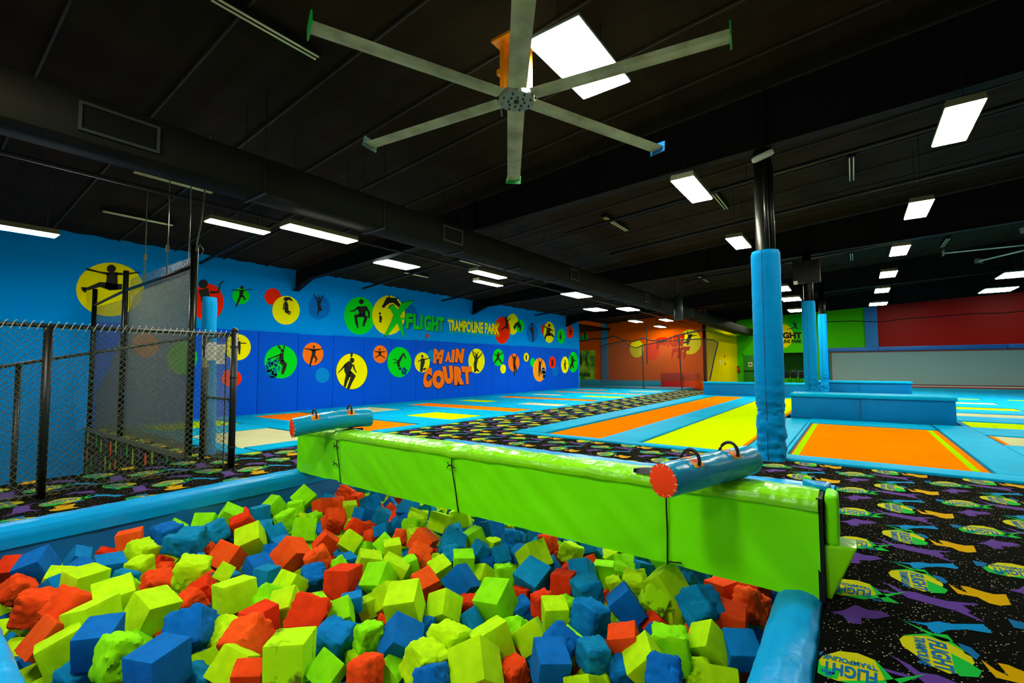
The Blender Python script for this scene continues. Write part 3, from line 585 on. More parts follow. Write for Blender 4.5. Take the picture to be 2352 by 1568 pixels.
for i in range(3):
    pad(-1, 12, 29+i*3.2, 29+(i+1)*3.2-.4, 'dark blue pad before the grey rebound wall, %s strip' % ['nearest', 'middle', 'farthest'][i], 'right court pads')

# padded boxes
def padded_box(x0, x1, y0, y1, h, label, n=2):
    r = empty('padded_box', ((x0+x1)/2, (y0+y1)/2, 0), label, 'padded box', 'blue padded boxes')
    for i in range(n):
        a = x0+(x1-x0)*i/n; b = x0+(x1-x0)*(i+1)/n
        if n == 2: a, b = ((x0, x0+(x1-x0)*.46), (x0+(x1-x0)*.46, x1))[i]
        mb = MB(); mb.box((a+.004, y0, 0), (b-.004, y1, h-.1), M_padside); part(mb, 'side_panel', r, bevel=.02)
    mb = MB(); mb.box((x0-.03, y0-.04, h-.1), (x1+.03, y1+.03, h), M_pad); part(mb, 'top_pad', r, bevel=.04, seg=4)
    return r
padded_box(-1.44, 1.9, 15.0, 16.0, .68, 'big blue padded box with a shiny top beyond the wide orange bed')
padded_box(-1.4, 1.95, 26.0, 27.0, .72, 'smaller looking blue padded box farther back before the grey wall')
r = padded_box(-6.0, -3.55, 24.05, 24.4, .66, 'low blue padded barrier at the far end of the orange lane', 1)
r = padded_box(-3.5, -1.35, 24.05, 24.4, .66, 'low blue padded barrier at the far end of the lime lane', 1)
# grey rebound wall at the far right
r = empty('rebound_wall', (5, 38.9, 0), 'long grey rebound trampoline wall under the red wall', 'trampoline wall')
mb = MB(); mb.box((-1.3, 38.9, .2), (13, 38.95, 2.35), mat('mat_grey', 'A4C0B4', .6, .2, .1, 80)); part(mb, 'bed', r)
mb = MB()
for a in ((-1.3, 2.27, 13, 2.35), (-1.3, .0, 13, .08), (-1.3, 0, -1.22, 2.35)): mb.box((a[0], 38.88, a[1]), (a[2], 38.9, a[3]), mat('rust_orange', 'B0502A', .6))
part(mb, 'border', r)
for x0, x1 in ((-1.6, 1.3), (1.32, 7.2), (7.22, 13)):
    mb = MB(); mb.box((x0, 38.6, 2.36), (x1, 39.2, 2.62), mat('pad_royal', '0A78D0', .4)); part(mb, 'top_pad', r, bevel=.05)
mb = MB(); mb.box((-1.65, 38.7, 0), (-1.32, 39.0, 2.4), M_colpad); part(mb, 'side_pad', r, bevel=.04)

# ================================================================== COLUMNS
def column(x, y, zt, rad, square, label, pipes, ztop):
    r = empty('support_column', (x, y, 0), label, 'column', 'blue padded roof columns')
    mb = MB(); mb.tube([(x, y, 0), (x, y, ztop)], rad*.62, M_steel, 20); part(mb, 'post', r, smooth=True)
    for k in range(pipes):
        a = -.5-.7*k; mb = MB(); px, py = x+rad*.66*math.cos(a), y+rad*.66*math.sin(a); mb.tube([(px, py, zt-.3), (px, py, ztop-.3)], .035, M_steel, 8); part(mb, 'downpipe', r, smooth=True)
    mb = MB(); N = 64
    def fn(u, v):
        t = 2*PI*u; z = zt*v; q = rad
        if square: q = rad*min(1/max(abs(math.cos(t)), abs(math.sin(t))), 1.18)*.92
        low = max(0, 1-z/1.3); mid = math.exp(-((z-.75)/.12)**2)+.7*math.exp(-((z-.22)/.1)**2)
        q += .016*noise.noise(Vector((math.cos(t)*1.5, math.sin(t)*1.5, z*11)))*(.3+2*low)+.03*mid*noise.noise(Vector((math.cos(t)*3, math.sin(t)*3, z*30)))-.022*mid+.008*low*noise.noise(Vector((math.cos(t)*4, math.sin(t)*4, z*40)))
        if v > .992: q *= .93
        return (x+q*math.cos(t), y+q*math.sin(t), z)
    mb.grid(fn, N, 150, M_colpad); mb.poly([fn(k/N, 1) for k in range(N)], M_colpad); part(mb, 'padding', r, smooth=True)
    a = math.atan2(-y, -x)-.25; mb = MB()
    mb.tube([(x+(rad+.001)*math.cos(a), y+(rad+.001)*math.sin(a), z*zt/12) for z in range(13)], .004, M_black, 5); part(mb, 'seam', r)
    return r
c1 = column(-1.07, 8.23, 3.24, .205, False, 'nearest blue padded column with black steel post above', 2, 4.9)
column(-1.07, 16.9, 3.41, .19, True, 'second blue padded column with a squarer sleeve, beyond the padded box', 2, 4.95)
column(-1.1, 25.5, 3.77, .18, True, 'third blue padded column, farthest and thinnest looking of the row', 1, 5.0)
mb = MB(); p = at(1750, 362, y=8.02); mb.tube([p+Vector((-.14, 0, -.02)), p+Vector((-.1, 0, -.01)), p+Vector((.12, 0, .05)), p+Vector((.16, 0, .06))], [.03, .05, .05, .035], mat('lamp_housing', 'B8BCA8', .5), 12)
tag(mb.build('emergency_lamp', smooth=True, loc=p), 'white tube shaped emergency lamp on top of the nearest column', 'lamp')
r = empty('projector_box', (-1.1, 16.7, 4.0), 'dark box mounted high on the second padded column', 'box')
mb = MB(); mb.box((-1.42, 16.5, 3.95), (-.72, 16.79, 4.62), M_blk); part(mb, 'housing', r, bevel=.02)
mb = MB(); mb.box((-1.4, 16.42, 3.9), (-1.3, 16.5, 4.0), PAINT['white']); part(mb, 'bracket', r)

# ================================================================== DUCT, PIPES
r = empty('air_duct', (-6.8, 14, 3.9), 'long black rectangular air duct hanging across the hall', 'air duct')
mb = MB(); mb.box((-7.1, -2.5, 3.88), (-6.55, 42.8, 4.38), M_duct); part(mb, 'duct_body', r, bevel=.012, seg=1)
vents = [(278, 297, .5), (1040, 533, .36), (1319, 628, .3), (1486, 685, .28), (1589, 719, .26)]
for px, py, w in vents:
    p = at(px, py, x=-6.54); w *= .8
    if px == 278: w = .36
    mb = MB()
    for a in ((-w, -.16, w, -.13), (-w, .13, w, .16), (-w, -.13, -w+.03, .13), (w-.03, -.13, w, .13)): mb.box((-6.55, p.y+a[0], 4.13+a[1]), (-6.52, p.y+a[2], 4.13+a[3]), mat('vent_frame', '242A1C', .5))
    f = part(mb, 'vent', r)
    mb = MB(); mb.box((-6.55, p.y-w, 4.0), (-6.54, p.y+w, 4.26), M_beam); g = part(mb, 'grille', f)
for k in range(15):
    y = 3.1+k*2.05
    mb = MB(); mb.box((-7.12, y-.02, 3.855), (-6.53, y+.02, 3.88), M_pipe); mb.tube([(-6.53, y, 3.87), (-6.53, y, roofz(-6.5))], .006, M_pipe, 5); mb.tube([(-7.12, y, 3.87), (-7.12, y, roofz(-7.1))], .006, M_pipe, 5)
    part(mb, 'hanger', r)
mb = MB(); mb.tube([(-9.3, -2.5, 4.40), (-9.3, 34, 4.40)], .035, M_pipe, 8); tag(mb.build('conduit_pipe', smooth=True, loc=(-9.3, 15, 4.4)), 'thin black pipe running lengthwise beyond the air duct', 'pipe')
for i, (y, x0, x1) in enumerate([(5.2, -14.6, -9), (10.5, -14.6, -8), (14.6, -14.6, -8.5), (22.0, -14.6, -9), (10.9, -6.3, 12), (13.8, -6.3, 12), (20.5, -6, 12)]):
    mb = MB(); mb.tube([(x0+.1, y, roofz(x0)-.35), (x1, y, roofz(x1)-.35)], .042, M_pipe, 8)
    for t in (.25, .6, .9):
        x = x0+(x1-x0)*t; mb.tube([(x, y, roofz(x)-.35), (x, y, roofz(x))], .008, M_pipe, 5)
    w = ['nearest of those left of the duct', 'second of those left of the duct', 'third of those left of the duct', 'farthest of those left of the duct', 'nearest of those right of the duct', 'second of those right of the duct', 'farthest of those right of the duct'][i]
    tag(mb.build('sprinkler_pipe', smooth=True, loc=((x0+x1)/2, y, roofz((x0+x1)/2)-.35)), 'black sprinkler pipe under the roof, '+w, 'pipe', 'sprinkler pipes')

# ================================================================== LIGHTS
def em(name, c, s):
    m = bpy.data.materials.new(name); m.use_nodes = True; n = m.node_tree.nodes; n.clear()
    e = n.new('ShaderNodeEmission'); e.inputs[0].default_value = c; e.inputs[1].default_value = s; o = n.new('ShaderNodeOutputMaterial'); m.node_tree.links.new(e.outputs[0], o.inputs[0]); return m
M_warm = em('diffuser_warm', (1, .96, .76, 1), LAMP); M_cool = em('diffuser_cool', (.9, 1, .97, 1), LAMP); M_blue = em('diffuser_blue', (.6, .85, 1, 1), LAMP)
M_frame = mat('fixture_metal', '7A7C58', .4, .5, metal=.4); M_alu = mat('fixture_aluminium', '9AB0A8', .35, .5, metal=.5)
M_dead = mat('unlit_tube', 'E8E4B0', .4)
def fixture(p, w, l, m, label, grp, kind='bay', hang=None):
    r = empty('ceiling_light', p, label, 'ceiling light', grp); x, y, z = p
    mb = MB(); fr = M_frame if kind == 'bay' else M_alu
    if kind == 'bay': mb.hexa([(x-w/2-.015, y-l/2-.02, z-.0), (x+w/2+.015, y-l/2-.02, z), (x+w/2+.015, y+l/2+.02, z), (x-w/2-.015, y+l/2+.02, z), (x-w/2, y-l/2-.01, z+.09), (x+w/2, y-l/2-.01, z+.09), (x+w/2, y+l/2+.01, z+.09), (x-w/2, y+l/2+.01, z+.09)], fr)
    else: mb.box((x-w/2-.02, y-l/2-.02, z), (x+w/2+.02, y+l/2+.02, z+.03), fr)
    part(mb, 'housing', r)
    mb = MB(); mb.box((x-w/2, y-l/2, z-.012), (x+w/2, y+l/2, z), m); part(mb, 'diffuser', r)
    for s in (-1, 1):
        mb = MB(); mb.tube([(x, y+s*l*.4, z+.05), (x, y+s*l*.4, roofz(x))], .005, M_pipe, 4); part(mb, 'hanger', r)
    return r
def dirlabel(i): return ''
LT = [ # pixel of the centre, height, width, length, tone, kind, label
 (12, 523, 3.8, .33, 1.25, 'c', 'bay', 'lit ceiling light cut off by the left edge of the photo'),
 (548, 521, 4.5, .32, 1.2, 'w', 'bay', 'lit warm ceiling light left of its twin, above the grey netting post'),
 (737, 538, 3.75, .32, 1.25, 'w', 'bay', 'lit warm ceiling light with a visible metal housing below the duct'),
 (2197, 287, 4.53, .34, 1.22, 'w', 'bay', 'largest lit ceiling light at the upper right of the photo'),
 (1591, 437, 4.42, .34, 1.22, 'w', 'bay', 'lit ceiling light left of the nearest column, beside an unlit twin tube'),
 (1697, 558, 4.42, .34, 1.22, 'w', 'bay', 'lit ceiling light just left of the blue sleeve of the nearest column'),
 (2109, 482, 4.5, .34, 1.22, 'w', 'bay', 'second lit ceiling light in the right-hand row going back'),
 (2066, 576, 4.5, .36, 1.25, 'w', 'bay', 'third lit ceiling light in the right-hand row going back'),
 (2040, 630, 4.5, .42, 1.25, 'w', 'bay', 'fourth lit ceiling light in the right-hand row going back'),
 (2026, 667, 4.5, .45, 1.25, 'w', 'bay', 'fifth lit ceiling light in the right-hand row going back'),
 (2017, 698, 4.55, .7, 1.25, 'w', 'bay', 'sixth and farthest lit ceiling light in the right-hand row'),
 (1122, 631, 3.95, .32, 1.25, 'w', 'bay', 'lit boxed ceiling light above the lettering on the blue wall'),
 (1122, 651, 4.1, .25, 1.2, 'w', 'bay', 'slim lit ceiling light right behind the boxed one above the lettering'),
 (912, 608, 4.42, .62, 1.2, 'c', 'tro', 'cool white flat ceiling panel beside the first rafter over the main court'),
 (1325, 678, 4.1, .62, 1.3, 'c', 'tro', 'cool white flat ceiling panel below the duct, nearest of the middle group'),
 (1368, 711, 4.2, .7, 1.2, 'c', 'tro', 'cool white flat ceiling panel left of the warm one below the duct'),
 (1443, 710, 4.1, .62, 1.3, 'w', 'tro', 'warm flat ceiling panel below the duct near the hanging bag'),
 (1460, 738, 4.1, .4, 1.3, 'w', 'bay', 'small warm ceiling light before the orange wall, left of the hanging bag'),
 (1530, 735, 4.1, .4, 1.3, 'w', 'bay', 'small warm ceiling light touching the left side of the hanging bag'),
 (1516, 750, 4.1, .4, 1.3, 'w', 'bay', 'tiny warm ceiling light above the red lettering on the orange wall'),
 (1370, 761, 4.2, .5, 1.3, 'w', 'bay', 'tiny warm ceiling light at the left end of the orange wall'),
 (1799, 663, 4.4, .4, 1.25, 'w', 'bay', 'sliver of warm ceiling light right behind the nearest column'),
 (1817, 687, 4.4, .7, 1.25, 'w', 'bay', 'warm ceiling light between the first and second columns, nearer one'),
 (1829, 713, 4.4, .7, 1.25, 'w', 'bay', 'warm ceiling light between the first and second columns, farther one'),
 (2292, 666, 4.4, .9, 1.3, 'b', 'tro', 'bluish flat ceiling panel before the red wall'),
 (2342, 630, 4.4, .9, 1.3, 'b', 'tro', 'bluish flat ceiling panel cut by the right edge of the photo')]
for px, py, z, w, l, tn, kd, lb in LT:
    fixture(tuple(at(px, py, z=z)), w, l, dict(w=M_warm, c=M_cool, b=M_blue)[tn], lb, 'lit ceiling lights', kd)
fixture((-2.37, 4.58, 4.87), .6, 1.28, M_cool, 'big bright white ceiling panel behind the nearest fan', 'lit ceiling lights', 'tro')
for y, lb in ((-.9, 'added unseen white panel over the camera, in line with the panel behind the fan'), (-6.2, 'added unseen white ceiling panel at the near end of the hall')):
    fixture((-2.37, y, 4.87), .6, 1.28, M_cool, lb, 'lit ceiling lights', 'tro')  # unseen panels added to light the beam front and the foam
for x, z, lb in ((3.2, 5.75, 'ceiling light tucked behind the last rafter over the grey rebound wall'), (-3.4, 5.3, 'ceiling light added behind the last rafter to brighten the green wall'), (-5.6, 5.15, 'ceiling light added behind the last rafter to brighten the yellow wall'), (8.5, 6.2, 'ceiling light tucked behind the last rafter before the red wall')):
    fixture((x, 39.3, z), .34, 1.22, M_warm, lb, 'lit ceiling lights')  # hidden; those at the green and yellow walls are added to brighten them
# unseen fixtures added past the frame as fill light
for x, y, lb in ((-5.2, -.6, 'added unseen ceiling light over the near end of the foam pit'), (5.5, 12, 'added unseen warm ceiling light right of the frame over the right court')):
    fixture((x, y, 4.5), .34, 1.22, M_warm, lb, 'lit ceiling lights')
def unlit(p, l, label):
    r = empty('unlit_light', p, label, 'ceiling light', 'unlit twin-tube lights'); x, y, z = p
    mb = MB(); mb.box((x-.07, y-l/2-.04, z+.02), (x+.07, y+l/2+.04, z+.07), M_beam); part(mb, 'housing', r)
    for s in (-.035, .035):
        mb = MB(); mb.tube([(x+s, y-l/2, z), (x+s, y+l/2, z)], .013, M_dead, 8); part(mb, 'tube', r, smooth=True)
for a, b, lb in (((486, 0), (731, 131), 'unlit twin-tube light at the top left of the photo'), ((308, 395), (487, 443), 'unlit twin-tube light above the lit one near the netting'), ((237, 485), (396, 518), 'unlit twin-tube light lowest at the left, above the yellow disc'), ((1640, 445), (1668, 480), 'unlit twin-tube light touching the lit one left of the nearest column'), ((1390, 497), (1438, 532), 'unlit twin-tube light between the duct and nearest column'), ((1955, 362), (1957, 415), 'unlit twin-tube light right of the nearest column'), ((1955, 580), (1957, 600), 'small unlit twin-tube light beyond the second column'), ((2180, 545), (2162, 570), 'small unlit twin-tube light left of the far fan'), ((1605, 635), (1627, 648), 'tiny unlit twin-tube light right of the hanging bag'), ((930, 626), (982, 637), 'unlit tube light right of the cool flat panel'), ((1050, 597), (1103, 610), 'unlit tube light above the boxed lit one')):
    p, q = at(*a, roof=.12), at(*b, roof=.12)
    unlit(((p.x+q.x)/2, (p.y+q.y)/2, (p.z+q.z)/2), min(1.5, abs(q.y-p.y)), lb)

# ================================================================== FANS
M_blade = mat('fan_blade', 'CCC4A0', .5, .4, .1, 30, .35, 2.2, var2='8E8464')
def fan(x, y, z, R, angs, label, tips):
    r = empty('ceiling_fan', (x, y, z), label, 'ceiling fan', 'big ceiling fans')
    mb = MB(); mb.tube([(x, y, z-.03), (x, y, z), (x, y, z+.03)], .2, mat('hub_metal', '8A9080', .4, .5, metal=.5), 28); hb = part(mb, 'hub', r)
    for k in range(16):
        a = k*PI/8; q = .16 if k % 2 else .09; mb = MB(); mb.tube([(x+q*math.cos(a), y+q*math.sin(a), z-.045), (x+q*math.cos(a), y+q*math.sin(a), z-.03)], .01, M_steel, 6); part(mb, 'bolt', hb)
    mb = MB(); mb.tube([(x, y, z-.04), (x, y, z-.03)], .03, M_steel, 12); part(mb, 'centre_bolt', hb)
    yl = mat('fan_mount_orange', 'E88A00', .45)
    mb = MB(); mb.box((x-.13, y-.13, z+.1), (x-.07, y+.13, z+.62), yl); mb.box((x+.07, y-.13, z+.1), (x+.13, y+.13, z+.62), yl); mb.box((x-.2, y-.2, z+.62), (x+.2, y+.2, z+.65), yl)
    mb.box((x+.13, y-.1, z+.3), (x+.2, y-.04, z+.36), yl); mb.box((x-.2, y-.1, z+.3), (x-.13, y-.04, z+.36), yl); part(mb, 'mount', r)
    mb = MB(); mb.tube([(x, y, z+.03), (x, y, z+.5)], .065, M_alu, 16); part(mb, 'motor', r, smooth=True)
    mb = MB(); mb.tube([(x, y, z+.65), (x, y, roofz(x))], .03, M_steel, 10); part(mb, 'drop_rod', r, smooth=True)
    mb = MB(); mb.tube([(x-.1, y-.1, z-.03), (x-.12, y-.12, z-.12), (x-.08, y-.16, z-.24)], .006, M_alu, 5); part(mb, 'cable', r)
    for k, dg in enumerate(angs):
        a = math.radians(dg); d = Vector((math.cos(a), math.sin(a), 0)); n = Vector((-d.y, d.x, 0)); up = Vector((0, 0, 1))
        mb = MB(); rr = R[k]
        o = Vector((x, y, z+.01)); w = .1; tl = -.004
        prof = [(-w, -tl), (-w*.3, -.012), (w*.6, tl*.6), (w, tl), (w*.5, tl+.012), (-w*.3, .012)]
        c = [[o+d*q+n*a2+up*b2 for a2, b2 in prof] for q in (.2, rr)]
        mb.add(c[0]+c[1], [(i, (i+1) % 6, 6+(i+1) % 6, 6+i) for i in range(6)]+[tuple(range(6))[::-1], tuple(range(6, 12))], M_blade)
        b = part(mb, 'blade', r)
        mb = MB(); m = tips[k]; e = o+d*rr
        mb.hexa([e+n*-.11-up*.06, e+d*.015+n*-.11-up*.06, e+d*.015+n*.13-up*.05, e+n*.13-up*.05, e+n*-.12+up*.07, e+d*.015+n*-.12+up*.07, e+d*.015+n*.1+up*.09, e+n*.1+up*.09], m); part(mb, 'winglet', b)
    return r
TG = mat('winglet_green', '0A9A30', .4); TB = mat('winglet_blue', '1478C0', .4); TT = mat('winglet_grey', '5A7A68', .4)
fan(-2.91, 4.07, 4.4, [2.11, 2.14, 2.3, 2.27, 2.22, 2.2], [-112.6, 9.6, 68.5, 126.8, -172.7, -51.8], 'big six-blade ceiling fan nearest the camera with an orange mount', [TG, TG, TB, TG, TT, TG])
fan(4.3, 17.4, 4.5, [2.2]*6, [-57, 3, 63, 123, 183, 243], 'far ceiling fan cut by the right edge of the photo', [TT]*6)
# hanging bag
p = at(1558, 700, y=20)
r = empty('hanging_bag', (p.x, 20, 3.37), 'tall black bag hanging on a chain below the duct', 'hanging bag')
mb = MB(); mb.tube([(p.x, 20, 3.37), (p.x, 20, 3.42), (p.x, 20, 4.35), (p.x, 20, 4.4)], [.12, .18, .18, .12], mat('bag_black', '1A2420', .4, .5, .2, 12), 20); part(mb, 'body', r, smooth=True)
mb = MB(); mb.tube([(p.x-.12, 20, 4.4), (p.x, 20, 4.62), (p.x+.12, 20, 4.4)], .01, M_wire, 5); mb.tube([(p.x, 20, 4.62), (p.x, 20, roofz(p.x))], .012, M_wire, 5); part(mb, 'chain', r)
# ================================================================== FOAM PIT
M_lin = mat('pit_liner_blue', '0868A8', .5, .4, .5, 3, .1, 1.2)
M_rim = mat('pit_rim_blue', '009CDC', .34, .2, .5, 8, .1, 3)
def rim(x0, x1, y0, y1, z1, label, inner=None, round_=.05):
    r = empty('pit_rim_pad', ((x0+x1)/2, (y0+y1)/2, 0), label, 'padding', 'pads round the foam pit')
    mb = MB(); long_x = (x1-x0) > (y1-y0); n = int(max(x1-x0, y1-y0)/.06)
    prof = [(0, -.16), (-.02, z1-.08), (.05, z1-.03), (.2, z1-.002), (.5, z1+.012), (.8, z1-.002), (.95, z1-.03), (1.02, z1-.08), (1, -.16)]
    def fn(u, v):
        q = v*(len(prof)-1); i = min(int(q), len(prof)-2); f = q-i; a = prof[i][0]*(1-f)+prof[i+1][0]*f; zz = prof[i][1]*(1-f)+prof[i+1][1]*f
        if long_x: x, y = x0+(x1-x0)*u, y0+(y1-y0)*a
        else: x, y = x0+(x1-x0)*a, y0+(y1-y0)*u
        k = noise.noise(Vector((x*6, y*6, 1)))*.008+noise.noise(Vector((x*22, y*22, 3)))*.005
        return (x+k, y+k, zz+k*(1 if zz > -.1 else 0))
    mb.grid(fn, n, 32, M_rim); part(mb, 'roll', r, smooth=True)
    if inner:
        mb = MB(); (ax, ay), (bx, by) = inner
        def f2(u, v):
            x, y = ax+(bx-ax)*u, ay+(by-ay)*u; k = .03*noise.noise(Vector((x*1.6, y*1.6, v*2)))+.012*noise.noise(Vector((x*6, y*6, v*5)))
            return (x+(k if abs(by-ay) > abs(bx-ax) else 0), y+(k if abs(by-ay) <= abs(bx-ax) else 0), -.15-1.2*v)
        mb.grid(f2, 60, 24, M_lin); part(mb, 'liner', r, smooth=True)
    return r
rim(-6.42, -6.14, .1, 6.6, .03, 'long sky blue rim pad on the left side of the foam pit', ((-6.16, .48), (-6.16, 6.08)))
rim(-6.13, -.47, .18, .47, .06, 'sky blue rim pad at the lower left corner of the photo', ((-6.12, .46), (-.48, .46)))
rim(-.46, -.2, .1, 6.08, .02, 'shiny sky blue rim pad on the right side of the foam pit', ((-.44, .48), (-.44, 6.08)))
rim(-6.13, -.22, 6.09, 6.5, .1, 'wrinkled sky blue rim pad of the pit behind the green beam', ((-6.12, 6.1), (-.48, 6.1)))
